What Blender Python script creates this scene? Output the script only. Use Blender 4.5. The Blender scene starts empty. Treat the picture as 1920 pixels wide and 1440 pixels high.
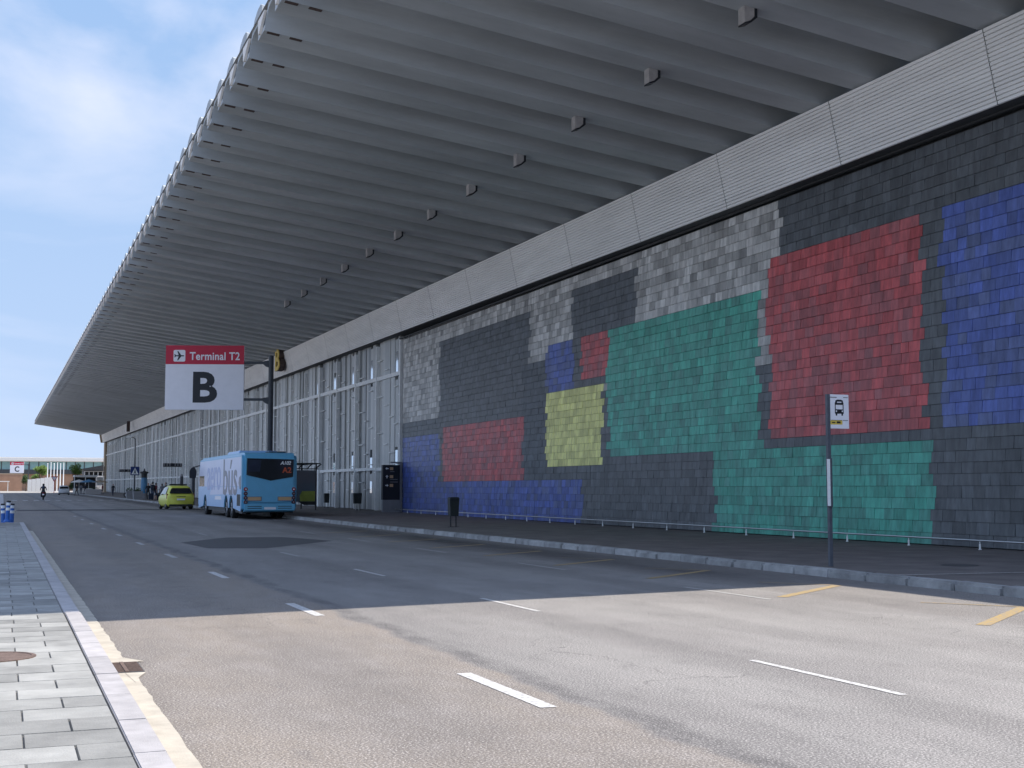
import bpy, bmesh, math, random
from mathutils import Vector, Matrix
R = math.radians
random.seed(7)
scene = bpy.context.scene
col = scene.collection

# ------------------------------------------------------------------ camera
F_PX = 2400.0; EYE = 1.47
PITCH = math.atan(196 / F_PX); YAW = math.atan(955 * math.cos(PITCH) / F_PX)
cam = bpy.data.cameras.new('camera'); cam.sensor_width = 36.0
cam.lens = 36.0 * F_PX / 1920.0; cam.clip_end = 6000; cam.clip_start = 0.1
camo = bpy.data.objects.new('camera', cam); col.objects.link(camo)
camo.location = (0, 0, EYE); camo.rotation_euler = (R(90) + PITCH, 0, -YAW)
scene.camera = camo
FW = Vector((math.sin(YAW) * math.cos(PITCH), math.cos(YAW) * math.cos(PITCH), math.sin(PITCH)))
RT = Vector((math.cos(YAW), -math.sin(YAW), 0)); UP = RT.cross(FW)
def ray(x, y): return FW * F_PX + RT * (x - 960) - UP * (y - 720)
def at_y(x, y, Y): d = ray(x, y); return Vector((0, 0, EYE)) + d * (Y / d.y)
def at_x(x, y, X): d = ray(x, y); return Vector((0, 0, EYE)) + d * (X / d.x)

# ------------------------------------------------------------------ sky and sun
SUN_DIR = Vector((0.67, -0.10, 1.0)).normalized()
SUN_EL = math.asin(SUN_DIR.z); SUN_ROT = math.atan2(SUN_DIR.x, SUN_DIR.y)
world = bpy.data.worlds.new('World'); scene.world = world; world.use_nodes = True
wn = world.node_tree; wn.nodes.clear(); L = wn.links.new
wo = wn.nodes.new('ShaderNodeOutputWorld'); bg = wn.nodes.new('ShaderNodeBackground')
sky = wn.nodes.new('ShaderNodeTexSky'); sky.sky_type = 'NISHITA'; sky.sun_disc = False
sky.sun_elevation = SUN_EL; sky.sun_rotation = SUN_ROT; sky.air_density = 1.0; sky.dust_density = 0.3; sky.ozone_density = 1.8
bg.inputs[1].default_value = 0.124
tc = wn.nodes.new('ShaderNodeTexCoord')
mp = wn.nodes.new('ShaderNodeMapping'); mp.inputs['Scale'].default_value = (1.0, 1.0, 2.6); mp.inputs['Location'].default_value = (4.6, 6.2, 0.13)
n1 = wn.nodes.new('ShaderNodeTexNoise'); n1.inputs['Scale'].default_value = 2.6; n1.inputs['Detail'].default_value = 7; n1.inputs['Roughness'].default_value = 0.52; n1.inputs['Distortion'].default_value = 0.5
rp = wn.nodes.new('ShaderNodeValToRGB'); rp.color_ramp.elements[0].position = 0.44; rp.color_ramp.elements[1].position = 0.74
sx = wn.nodes.new('ShaderNodeSeparateXYZ')
mr = wn.nodes.new('ShaderNodeMapRange'); mr.inputs[1].default_value = -0.02; mr.inputs[2].default_value = 0.30; mr.inputs[3].default_value = 0.45; mr.inputs[4].default_value = 0.95
mu = wn.nodes.new('ShaderNodeMath'); mu.operation = 'MULTIPLY'
mx = wn.nodes.new('ShaderNodeMix'); mx.data_type = 'RGBA'; mx.inputs['B'].default_value = (2.65, 2.7, 3.1, 1)
L(tc.outputs['Generated'], mp.inputs[0]); L(mp.outputs[0], n1.inputs['Vector']); L(n1.outputs['Fac'], rp.inputs[0])
L(tc.outputs['Generated'], sx.inputs[0]); L(sx.outputs[2], mr.inputs[0]); L(rp.outputs[0], mu.inputs[0]); L(mr.outputs[0], mu.inputs[1])
hz_ = wn.nodes.new('ShaderNodeMapRange'); hz_.interpolation_type = 'SMOOTHSTEP'; hz_.inputs[1].default_value = 0.32; hz_.inputs[2].default_value = 0.75; hz_.inputs[3].default_value = 1.0; hz_.inputs[4].default_value = 0.0
lowr = wn.nodes.new('ShaderNodeValToRGB'); le = lowr.color_ramp.elements; le[0].position = 0.0; le[0].color = (1.48, 1.92, 2.65, 1); le[1].position = 0.40; le[1].color = (0.92, 1.46, 2.38, 1)   # hazy coastal air
hx = wn.nodes.new('ShaderNodeMix'); hx.data_type = 'RGBA'
L(sx.outputs[2], lowr.inputs[0]); L(lowr.outputs[0], hx.inputs['B']); L(sx.outputs[2], hz_.inputs[0]); L(hz_.outputs[0], hx.inputs['Factor']); L(sky.outputs[0], hx.inputs['A'])
L(mu.outputs[0], mx.inputs['Factor']); L(hx.outputs['Result'], mx.inputs['A']); L(mx.outputs['Result'], bg.inputs[0]); L(bg.outputs[0], wo.inputs[0])

sl = bpy.data.lights.new('sun', 'SUN'); sl.energy = 2.05; sl.angle = R(0.53); sl.color = (1.0, 0.93, 0.84)
so = bpy.data.objects.new('sun', sl); col.objects.link(so); so.location = (60, -20, 80)
so.rotation_euler = SUN_DIR.to_track_quat('Z', 'Y').to_euler()
vs = scene.view_settings; vs.view_transform = 'Standard'; vs.look = 'None'; vs.gamma = 1.0; vs.exposure = 1.6; vs.use_curve_mapping = False
scene.render.engine = 'CYCLES'

# ------------------------------------------------------------------ materials
def nodes_of(m): m.use_nodes = True; return m.node_tree
def M(name, c, rough=0.6, metal=0.0, var=0.0, vs_=3.0, bump=0.0, bs=40.0, tint=None, stretch=None, emit=None, trans=0.0, obvar=0.0):
    m = bpy.data.materials.new(name); nt = nodes_of(m); b = nt.nodes['Principled BSDF']; l = nt.links.new
    b.inputs['Base Color'].default_value = (*c, 1); b.inputs['Roughness'].default_value = rough; b.inputs['Metallic'].default_value = metal
    if trans: b.inputs['Transmission Weight'].default_value = trans
    if emit: b.inputs['Emission Color'].default_value = (*emit[0], 1); b.inputs['Emission Strength'].default_value = emit[1]
    if var or bump or obvar:
        g = nt.nodes.new('ShaderNodeNewGeometry'); vec = g.outputs['Position']
        if stretch:
            q = nt.nodes.new('ShaderNodeMapping'); q.inputs['Scale'].default_value = stretch; l(vec, q.inputs[0]); vec = q.outputs[0]
    last = None
    if var:
        n = nt.nodes.new('ShaderNodeTexNoise'); n.inputs['Scale'].default_value = vs_; n.inputs['Detail'].default_value = 7; n.inputs['Roughness'].default_value = 0.62
        l(vec, n.inputs['Vector'])
        r = nt.nodes.new('ShaderNodeValToRGB'); e = r.color_ramp.elements
        e[0].position = 0.28; e[1].position = 0.72
        t = tint or c
        e[0].color = (*[max(0, v * (1 - var)) for v in t], 1); e[1].color = (*[min(1, v * (1 + var)) for v in c], 1)
        l(n.outputs['Fac'], r.inputs[0]); last = r.outputs[0]
    if obvar:
        oi = nt.nodes.new('ShaderNodeObjectInfo'); mm = nt.nodes.new('ShaderNodeMapRange'); mm.inputs[3].default_value = 1 - obvar; mm.inputs[4].default_value = 1 + obvar
        l(oi.outputs['Random'], mm.inputs[0]); hv = nt.nodes.new('ShaderNodeHueSaturation'); l(mm.outputs[0], hv.inputs['Value'])
        if last: l(last, hv.inputs['Color'])
        else: hv.inputs['Color'].default_value = (*c, 1)
        last = hv.outputs[0]
    if last: l(last, b.inputs['Base Color'])
    if bump:
        n = nt.nodes.new('ShaderNodeTexNoise'); n.inputs['Scale'].default_value = bs; n.inputs['Detail'].default_value = 5; l(vec, n.inputs['Vector'])
        k = nt.nodes.new('ShaderNodeBump'); k.inputs['Strength'].default_value = bump; k.inputs['Distance'].default_value = 0.02
        l(n.outputs['Fac'], k.inputs['Height']); l(k.outputs[0], b.inputs['Normal'])
    return m

def asphalt_material(name, grey, brown, split, fine=1.0):
    """worn asphalt; west lane brownish, dark tar seam where the two surfacings meet, oil along the kerb lane"""
    m = bpy.data.materials.new(name); nt = nodes_of(m); b = nt.nodes['Principled BSDF']; l = nt.links.new; N = nt.nodes.new
    b.inputs['Roughness'].default_value = 0.9; b.inputs['Specular IOR Level'].default_value = 0.25
    g = N('ShaderNodeNewGeometry'); s = N('ShaderNodeSeparateXYZ'); l(g.outputs['Position'], s.inputs[0])
    def noise(sc, de, st=(1, 1, 1), ro=0.6):
        q = N('ShaderNodeMapping'); q.inputs['Scale'].default_value = st; l(g.outputs['Position'], q.inputs[0])
        n = N('ShaderNodeTexNoise'); n.inputs['Scale'].default_value = sc; n.inputs['Detail'].default_value = de; n.inputs['Roughness'].default_value = ro; l(q.outputs[0], n.inputs['Vector']); return n.outputs['Fac']
    def mr_(v, a, b_, c, d):
        q = N('ShaderNodeMapRange'); q.interpolation_type = 'SMOOTHSTEP'; q.inputs[1].default_value = a; q.inputs[2].default_value = b_; q.inputs[3].default_value = c; q.inputs[4].default_value = d; l(v, q.inputs[0]); return q.outputs[0]
    def math_(op, a, c):
        q = N('ShaderNodeMath'); q.operation = op
        for i, v in enumerate((a, c)):
            if isinstance(v, (int, float)): q.inputs[i].default_value = v
            else: l(v, q.inputs[i])
        return q.outputs[0]
    def mix(f, a, c, mode='MIX'):
        q = N('ShaderNodeMix'); q.data_type = 'RGBA'; q.blend_type = mode
        if isinstance(f, (int, float)): q.inputs['Factor'].default_value = f
        else: l(f, q.inputs['Factor'])
        for k_, v in (('A', a), ('B', c)):
            if isinstance(v, tuple): q.inputs[k_].default_value = (*v, 1)
            else: l(v, q.inputs[k_])
        return q.outputs['Result']
    big = noise(0.45, 6, (1, 0.35, 1)); mid = noise(2.6, 8, (1, 0.45, 1), .7); gr = noise(70, 3, (1, 1, 1), .7); gr2 = noise(26, 5, (1, 1, 1), .8); wob = noise(0.9, 5)
    xw = math_('ADD', s.outputs[0], math_('MULTIPLY', math_('SUBTRACT', wob, .5), 0.5))
    base = mix(mr_(xw, split - .06, split + .06, 1, 0), grey, brown)
    # every lane strip was laid with a slightly different mix
    base = mix(math_('MULTIPLY', mr_(s.outputs[0], 6.02, 6.1, 0, 1), .5), base, tuple(v * 1.28 for v in grey))
    base = mix(mr_(xw, 10.2, 10.35, 0, .55), base, (0.22, 0.20, 0.18))
    base = mix(mr_(big, .38, .62, .5, 0), base, (0.16, 0.148, 0.14))
    base = mix(mr_(mid, .40, .75, 0, .30), base, (0.42, 0.385, 0.36))
    base = mix(mr_(mid, .26, .46, .5, 0), base, (0.13, 0.12, 0.117))
    # tar seam
    d = math_('ABSOLUTE', math_('SUBTRACT', xw, split + .12), 0)
    seam = math_('MULTIPLY', mr_(d, .04, .20, 1, 0), mr_(mid, .34, .6, 0.1, .7))
    base = mix(seam, base, (0.045, 0.043, 0.045))
    d2 = math_('ABSOLUTE', math_('SUBTRACT', s.outputs[0], 11.55), 0)
    oil = math_('MULTIPLY', math_('MULTIPLY', mr_(d2, .15, 1.1, 1, 0), mr_(s.outputs[1], 15.5, 21, 0, 1)), mr_(big, .3, .6, .25, .92))
    base = mix(oil, base, (0.022, 0.021, 0.022))
    # long tyre tracks
    tw = N('ShaderNodeTexWave'); tw.bands_direction = 'X'; tw.inputs['Scale'].default_value = 0.19; tw.inputs['Distortion'].default_value = 0.6; l(g.outputs['Position'], tw.inputs['Vector'])
    base = mix(mr_(tw.outputs['Fac'], .4, .95, 0, .16), base, (0.06, 0.057, 0.056))
    # aggregate grain
    base = mix(mr_(gr, .34, .56, .95 * fine, 0), base, (0.10, 0.092, 0.088))
    base = mix(mr_(gr, .53, .68, 0, .85 * fine), base, (0.62, 0.58, 0.54))
    base = mix(mr_(gr2, .32, .5, .5 * fine, 0), base, (0.13, 0.12, 0.115))
    # cracks
    vo = N('ShaderNodeTexVoronoi'); vo.feature = 'DISTANCE_TO_EDGE'; vo.inputs['Scale'].default_value = 0.33
    q = N('ShaderNodeMapping'); q.inputs['Scale'].default_value = (1, .55, 1); l(g.outputs['Position'], q.inputs[0])
    wv = N('ShaderNodeVectorMath'); wv.operation = 'ADD'; nz = N('ShaderNodeTexNoise'); nz.inputs['Scale'].default_value = 1.6; nz.inputs['Detail'].default_value = 6; l(g.outputs['Position'], nz.inputs['Vector'])
    l(q.outputs[0], wv.inputs[0]); l(nz.outputs['Color'], wv.inputs[1]); l(wv.outputs[0], vo.inputs['Vector'])
    crack = math_('MULTIPLY', mr_(vo.outputs['Distance'], .0, .005, .40, 0), mr_(big, .45, .6, 0, 1))
    base = mix(crack, base, (0.03, 0.028, 0.028))
    l(base, b.inputs['Base Color'])
    bu = N('ShaderNodeBump'); bu.inputs['Strength'].default_value = 0.55; bu.inputs['Distance'].default_value = 0.006
    hh = math_('ADD', gr, math_('MULTIPLY', gr2, .8)); l(hh, bu.inputs['Height']); l(bu.outputs[0], b.inputs['Normal'])
    return m

def paint_material(name, c, wear=.5, under=(0.24, 0.225, 0.21)):
    m = bpy.data.materials.new(name); nt = nodes_of(m); b = nt.nodes['Principled BSDF']; l = nt.links.new; N = nt.nodes.new
    b.inputs['Roughness'].default_value = 0.75
    g = N('ShaderNodeNewGeometry'); n = N('ShaderNodeTexNoise'); n.inputs['Scale'].default_value = 22; n.inputs['Detail'].default_value = 9; n.inputs['Roughness'].default_value = .75; l(g.outputs['Position'], n.inputs['Vector'])
    r = N('ShaderNodeValToRGB'); e = r.color_ramp.elements; p = .22 + .36 * wear; e[0].position = p - .09; e[1].position = p + .07; e[0].color = (*under, 1); e[1].color = (*c, 1)
    l(n.outputs['Fac'], r.inputs[0]); l(r.outputs[0], b.inputs['Base Color']); return m

def tile_material():
    m = bpy.data.materials.new('glazed_tile'); nt = nodes_of(m); b = nt.nodes['Principled BSDF']; l = nt.links.new; N = nt.nodes.new
    a = N('ShaderNodeAttribute'); a.attribute_name = 'tile_colour'
    g = N('ShaderNodeNewGeometry'); q = N('ShaderNodeMapping'); q.inputs['Scale'].default_value = (1, 1, .22); l(g.outputs['Position'], q.inputs[0])
    n = N('ShaderNodeTexNoise'); n.inputs['Scale'].default_value = 7; n.inputs['Detail'].default_value = 6; n.inputs['Roughness'].default_value = .65; l(q.outputs[0], n.inputs['Vector'])
    mrr = N('ShaderNodeMapRange'); mrr.inputs[1].default_value = .3; mrr.inputs[2].default_value = .7; mrr.inputs[3].default_value = .66; mrr.inputs[4].default_value = 1.25; l(n.outputs['Fac'], mrr.inputs[0])
    h = N('ShaderNodeHueSaturation'); l(a.outputs['Color'], h.inputs['Color']); l(mrr.outputs[0], h.inputs['Value']); l(h.outputs[0], b.inputs['Base Color'])
    b.inputs['Roughness'].default_value = .42; b.inputs['Specular IOR Level'].default_value = .35
    k = N('ShaderNodeBump'); k.inputs['Strength'].default_value = .3; k.inputs['Distance'].default_value = .01; l(n.outputs['Fac'], k.inputs['Height']); l(k.outputs[0], b.inputs['Normal'])
    return m

MT = {}
MT['asphalt'] = asphalt_material('asphalt', (0.292, 0.278, 0.258), (0.275, 0.232, 0.186), 3.72)
MT['patch'] = M('patch_asphalt', (0.085, 0.082, 0.082), .9, var=.3, vs_=30, bump=.4, bs=90)
MT['far_ground'] = M('dusty_ground', (0.34, 0.31, 0.27), .95, var=.25, vs_=.15)
MT['walk'] = M('right_walk', (0.17, 0.15, 0.138), .9, var=.28, vs_=1.3, bump=.3, bs=60)
MT['paver'] = M('stone_paver', (0.285, 0.280, 0.258), .85, var=.26, vs_=2.6, bump=.25, bs=70, obvar=.24)
MT['joint'] = M('paver_joint', (0.19, 0.18, 0.165), .95, var=.3, vs_=12)
MT['kerb'] = M('granite_kerb', (0.39, 0.368, 0.36), .85, var=.18, vs_=5, bump=.25, bs=110, obvar=.1)
MT['kerb_right'] = M('old_kerb', (0.36, 0.36, 0.355), .9, var=.35, vs_=3, bump=.4, bs=60, obvar=.22)
MT['gutter'] = M('gutter_concrete', (0.45, 0.405, 0.33), .9, var=.2, vs_=4, bump=.2, bs=80)
MT['white_paint'] = paint_material('white_paint', (0.60, 0.585, 0.56), .68)
MT['worn_paint'] = paint_material('worn_white_paint', (0.40, 0.39, 0.37), .62)
MT['yellow_paint'] = paint_material('yellow_paint', (0.44, 0.29, 0.085), .76)
MT['concrete'] = M('canopy_concrete', (0.42, 0.445, 0.46), .85, var=.2, vs_=.8, bump=.12, bs=25, stretch=(.25, 1, 1), obvar=.04)
MT['deck'] = M('sun_block_deck', (0.3, 0.3, 0.3), .9, var=.1)
MT['tip'] = M('sunlit_white_tip', (0.78, 0.73, 0.68), .8, var=.1)  # the lit look of the beam ends is put into this paler colour
MT['slot'] = M('rusty_slot', (0.075, 0.052, 0.047), .95, var=.5, vs_=14)
MT['slat'] = M('fascia_slat', (0.92, 0.905, 0.88), .6, var=.09, vs_=1.1, stretch=(1, .3, 2), bump=.03, bs=15, obvar=.03)
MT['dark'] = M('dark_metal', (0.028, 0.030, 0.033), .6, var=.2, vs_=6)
MT['pole'] = M('pole_grey', (0.040, 0.047, 0.058), .5, var=.2, vs_=6)
MT['bpole'] = M('stop_pole_grey', (0.085, 0.095, 0.115), .5, var=.2, vs_=9)
MT['tile'] = tile_material()
MT['backing'] = M('mortar', (0.035, 0.036, 0.038), .95, var=.3)
MT['darkwall'] = M('dark_cladding', (0.06, 0.065, 0.07), .7, var=.3)
for i, c in enumerate([(0.47, 0.485, 0.475), (0.40, 0.415, 0.41), (0.56, 0.57, 0.555), (0.25, 0.265, 0.275)]):
    MT['pane%d' % i] = M('louvre_grey_%d' % i, c, .38, var=.14, vs_=1.5, stretch=(1, 3, .12))
MT['glass'] = M('mirror_glass', (0.75, 0.80, 0.84), .06, metal=.85)
MT['darkglass'] = M('dark_glass', (0.016, 0.019, 0.024), .06)
MT['mullion'] = M('mullion_white', (0.88, 0.89, 0.88), .5, var=.08)
MT['steel'] = M('brushed_steel', (0.62, 0.62, 0.62), .28, metal=1.0)
MT['white'] = M('sign_white', (0.90, 0.88, 0.91), .5, var=.03)
MT['red'] = M('sign_red', (0.55, 0.008, 0.045), .5, var=.05)
MT['black'] = M('sign_black', (0.008, 0.010, 0.016), .5)
MT['yellow'] = M('letter_yellow', (0.78, 0.56, 0.10), .5)
MT['bus_blue'] = M('bus_blue', (0.155, 0.475, 0.70), .3, var=.05)
MT['bus_light'] = M('bus_light_blue', (0.36, 0.58, 0.86), .3, var=.05)
MT['bus_pale'] = M('bus_pale', (0.68, 0.72, 0.88), .35, var=.06, vs_=.7)
MT['bus_lav'] = M('bus_letter_blue', (0.42, 0.49, 0.74), .35, var=.1)
MT['bus_grey'] = M('bus_letter_grey', (0.20, 0.21, 0.26), .35, var=.2)
MT['brown'] = M('window_painted_reflection', (0.20, 0.16, 0.10), .2, var=.5, vs_=4)  # brownish reflection painted into the pane colour
MT['tyre'] = M('tyre_rubber', (0.014, 0.014, 0.015), .85)
MT['rim'] = M('rim_grey', (0.35, 0.36, 0.38), .4, metal=.6)
MT['lamp_red'] = M('lamp_red', (0.30, 0.02, 0.03), .25)
MT['lamp_dark'] = M('lamp_smoked', (0.07, 0.015, 0.03), .25)
MT['plate'] = M('plate_amber', (0.62, 0.40, 0.22), .5)
MT['orange_led'] = M('orange_led', (0.26, 0.05, 0.025), .5, emit=((1.0, 0.18, 0.04), .02))
MT['taxi'] = M('taxi_yellow', (0.72, 0.73, 0.11), .3, var=.04)
MT['car_white'] = M('car_white', (0.62, 0.64, 0.66), .3)
MT['bin'] = M('bin_green_black', (0.018, 0.024, 0.026), .55, var=.3)
MT['skin'] = M('skin', (0.42, 0.25, 0.18), .6)
MT['hair'] = M('hair', (0.02, 0.016, 0.014), .7)
MT['cl_black'] = M('cloth_black', (0.013, 0.014, 0.018), .9, var=.3)
MT['cl_navy'] = M('cloth_navy', (0.022, 0.03, 0.055), .9, var=.3)
MT['cl_grey'] = M('cloth_grey', (0.20, 0.21, 0.24), .9, var=.2)
MT['cl_red'] = M('cloth_red', (0.14, 0.03, 0.04), .9, var=.2)
MT['cl_denim'] = M('cloth_denim', (0.07, 0.10, 0.16), .9, var=.2)
MT['boll_blue'] = M('bollard_blue', (0.03, 0.14, 0.48), .5)
MT['sign_blue'] = M('traffic_blue', (0.012, 0.035, 0.16), .5)
MT['ad_blue'] = M('poster_blue', (0.07, 0.22, 0.38), .4, var=.25, vs_=1.5)
MT['tan'] = M('tan_wall', (0.40, 0.31, 0.22), .9, var=.1)
MT['brick'] = M('brown_wall', (0.34, 0.20, 0.13), .9, var=.15, vs_=.5)
MT['white_wall'] = M('white_wall', (0.72, 0.70, 0.66), .8, var=.08)
MT['teal'] = M('teal_glass', (0.22, 0.38, 0.40), .2, var=.2, vs_=.3)
MT['leaf'] = M('leaves', (0.12, 0.20, 0.03), .7, var=.5, vs_=1.5)
MT['leaf_dark'] = M('dark_leaves', (0.045, 0.085, 0.02), .7, var=.5, vs_=1.5)
MT['bark'] = M('bark', (0.11, 0.08, 0.055), .9, var=.3)
MT['manhole'] = M('rusty_iron', (0.14, 0.095, 0.075), .85, var=.4, vs_=20, bump=.5, bs=60)
MT['lime'] = M('lime_yellow', (0.33, 0.38, 0.06), .4, var=.2)  # yellow green for the panel at the shelter end
MT['clear'] = M('shelter_glass', (0.10, 0.13, 0.15), .08)
MT['grey'] = M('mid_grey', (0.25, 0.25, 0.26), .7, var=.1)

# ------------------------------------------------------------------ mesh helpers
class MB:
    def __init__(s): s.v = []; s.f = []; s.m = []
    def add(s, vs, fs, mi=0):
        o = len(s.v); s.v += [tuple(v) for v in vs]; s.f += [tuple(i + o for i in f) for f in fs]; s.m += [mi] * len(fs); return s
    def box(s, x0, x1, y0, y1, z0, z1, mi=0):
        if x0 > x1: x0, x1 = x1, x0
        if y0 > y1: y0, y1 = y1, y0
        if z0 > z1: z0, z1 = z1, z0
        return s.add([(x0, y0, z0), (x1, y0, z0), (x1, y1, z0), (x0, y1, z0), (x0, y0, z1), (x1, y0, z1), (x1, y1, z1), (x0, y1, z1)],
                     [(0, 3, 2, 1), (4, 5, 6, 7), (0, 1, 5, 4), (1, 2, 6, 5), (2, 3, 7, 6), (3, 0, 4, 7)], mi)
    def tube(s, p0, p1, r0, r1=None, n=12, mi=0, cap=True):
        r1 = r0 if r1 is None else r1; p0 = Vector(p0); p1 = Vector(p1); d = (p1 - p0).normalized()
        a = d.orthogonal().normalized(); b = d.cross(a); vs = []
        for p, r in ((p0, r0), (p1, r1)):
            for i in range(n): t = 2 * math.pi * i / n; vs.append(p + (a * math.cos(t) + b * math.sin(t)) * r)
        fs = [(i, (i + 1) % n, n + (i + 1) % n, n + i) for i in range(n)]
        if cap: fs += [tuple(range(n - 1, -1, -1)), tuple(range(n, 2 * n))]
        return s.add(vs, fs, mi)
    def lathe(s, prof, c=(0, 0, 0), n=16, mi=0):
        vs = []; fs = []; k = len(prof)
        for i in range(n):
            t = 2 * math.pi * i / n
            for r, z in prof: vs.append((c[0] + r * math.cos(t), c[1] + r * math.sin(t), c[2] + z))
        for i in range(n):
            j = (i + 1) % n
            for q in range(k - 1): fs.append((i * k + q, j * k + q, j * k + q + 1, i * k + q + 1))
        fs.append(tuple(i * k + k - 1 for i in range(n))); fs.append(tuple(i * k for i in range(n - 1, -1, -1)))
        return s.add(vs, fs, mi)
    def prism(s, pts, axis, a, b, mi=0):
        """2-D polygon extruded along axis; pts are the two other coordinates in x,y,z order"""
        n = len(pts); vs = []
        for w in (a, b):
            for p in pts:
                q = list(p); q.insert('xyz'.index(axis), w); vs.append(q)
        fs = [tuple(range(n - 1, -1, -1)), tuple(range(n, 2 * n))] + [(i, (i + 1) % n, n + (i + 1) % n, n + i) for i in range(n)]
        return s.add(vs, fs, mi)
    def mesh(s, name, smooth=False):
        me = bpy.data.meshes.new(name); me.from_pydata(s.v, [], s.f); me.polygons.foreach_set('material_index', s.m)
        bm = bmesh.new(); bm.from_mesh(me); bmesh.ops.recalc_face_normals(bm, faces=bm.faces); bm.to_mesh(me); bm.free()
        if smooth: me.polygons.foreach_set('use_smooth', [True] * len(me.polygons))
        return me

def link(name, me, parent=None, loc=(0, 0, 0), rot=(0, 0, 0)):
    o = bpy.data.objects.new(name, me); col.objects.link(o); o.location = loc; o.rotation_euler = rot
    if parent is not None: o.parent = parent
    return o
def ob(name, mb, mat, parent=None, loc=(0, 0, 0), rot=(0, 0, 0), smooth=False):
    me = mb.mesh(name, smooth) if isinstance(mb, MB) else mb
    for m in (mat if isinstance(mat, (list, tuple)) else [mat]): me.materials.append(MT[m] if isinstance(m, str) else m)
    return link(name, me, parent, loc, rot)
def tag(o, label, cat, group=None):
    o['label'] = label; o['category'] = cat
    if group: o['group'] = group
    return o
def thing(name, label, cat, loc=(0, 0, 0), rz=0, group=None):
    o = link(name, None, None, loc, (0, 0, rz)); o.empty_display_size = .2; return tag(o, label, cat, group)
def structure(name, mb, mat, **k):
    o = ob(name, mb, mat, **k); o['kind'] = 'structure'; return o
def bevelled(mb, w, seg=2, ang=30):
    me = mb.mesh('m'); bm = bmesh.new(); bm.from_mesh(me); bmesh.ops.remove_doubles(bm, verts=bm.verts, dist=1e-5)
    es = [e for e in bm.edges if len(e.link_faces) == 2 and e.calc_face_angle(0) > R(ang)]
    bmesh.ops.bevel(bm, geom=es, offset=w, segments=seg, affect='EDGES', clamp_overlap=True); bm.to_mesh(me); bm.free(); return me

def text_mesh(txt, size, bold=0.0, extrude=0.004, shear=0.0, width=None, spacing=1.0):
    c = bpy.data.curves.new('t', 'FONT'); c.body = txt; c.size = size; c.offset = bold; c.extrude = extrude; c.shear = shear; c.space_character = spacing
    c.align_x = 'CENTER'; c.align_y = 'CENTER'; c.resolution_u = 4
    o = bpy.data.objects.new('t', c); col.objects.link(o); dg = bpy.context.evaluated_depsgraph_get()
    me = bpy.data.meshes.new_from_object(o.evaluated_get(dg)); bpy.data.objects.remove(o); bpy.data.curves.remove(c)
    xs = [v.co.x for v in me.vertices]; ys = [v.co.y for v in me.vertices]
    cx, cy = (min(xs) + max(xs)) / 2, (min(ys) + max(ys)) / 2; sc = 1.0 if not width else width / (max(xs) - min(xs))
    for v in me.vertices: v.co.x = (v.co.x - cx) * sc; v.co.y -= cy
    me.materials.clear(); return me
FACE_NEAR = (R(90), 0, 0)                       # reads from the -Y side
FACE_WEST = (R(90), 0, R(-90))                  # reads from the -X side
TX = dict(B=text_mesh('B', 2.28, .07, width=1.32), C=text_mesh('C', 2.28, .07, width=1.45), T=text_mesh('Terminal T2', .60, .012, width=2.72, spacing=1.05),
          BL=text_mesh('B', 2.3, .05, .03, width=1.6), BS=text_mesh('B', 2.3, .05, .22, width=1.6), A2=text_mesh('A2', .36, .008), NUM=text_mesh('A102', .22, .008, shear=.25),
          AERO=text_mesh('aero', 2.5, .02, .003, width=4.6), BUS=text_mesh('bús', 2.5, .03, .003, width=4.1))

def rise(Y): return 0.0022 * max(0.0, min(Y, 320) - 45)           # the road climbs very gently
YS = [-40, 45, 90, 150, 210, 320, 900, 3200]
def sheet(x0, x1, ys, dz, thick=None):
    m = MB(); vs = []
    for y in ys: vs += [(x0, y, rise(y) + dz), (x1, y, rise(y) + dz)]
    m.add(vs, [(2 * i, 2 * i + 1, 2 * i + 3, 2 * i + 2) for i in range(len(ys) - 1)])
    if thick:
        n = len(vs); lo = [(x, y, z - thick) for x, y, z in vs]
        m.add(vs + lo, [(2 * i + 1, 2 * i + 3, n + 2 * i + 3, n + 2 * i + 1) for i in range(len(ys) - 1)] + [(2 * i, n + 2 * i, n + 2 * i + 2, 2 * i + 2) for i in range(len(ys) - 1)] + [(0, 1, n + 1, n), (2 * len(ys) - 2, n + 2 * len(ys) - 2, n + 2 * len(ys) - 1, 2 * len(ys) - 1)])
    return m

# ================================================================== SETTING
structure('ground', sheet(-1500, 1500, YS, -.03), 'far_ground')
road = structure('road', sheet(.80, 12.80, [-12, 45, 90, 150, 210, 300], 0.0), 'asphalt')
structure('side_road', sheet(-45, .80, [56.2, 90, 150, 210, 300], -.004), 'asphalt')
structure('west_bounce_paving', sheet(-70, -3.25, [-30, 45, 54.7], .115), 'paver')  # unseen paving, added pale to bounce sunlight onto fascia and canopy
def decal(name, pts, mat, dz, parent=road):
    m = MB(); m.add([(x, y, rise(y) + dz) for x, y in pts], [tuple(range(len(pts)))]); return ob(name, m, mat, parent)
for X, w, y0, n, ln, mt in ((3.46, .12, 8.05, 10, 1.72, 'white_paint'), (6.02, .07, 7.6, 6, 2.0, 'white_paint'), (9.52, .08, 14.7, 5, 2.3, 'worn_paint')):
    for i in range(n):
        y = y0 + 6.7 * i
        if X == 6.02 and 30 < y < 39: continue
        decal('lane_dash', [(X - w / 2, y), (X + w / 2, y), (X + w / 2, y + ln), (X - w / 2, y + ln)], mt if i < 3 else 'worn_paint', .004)
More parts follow.
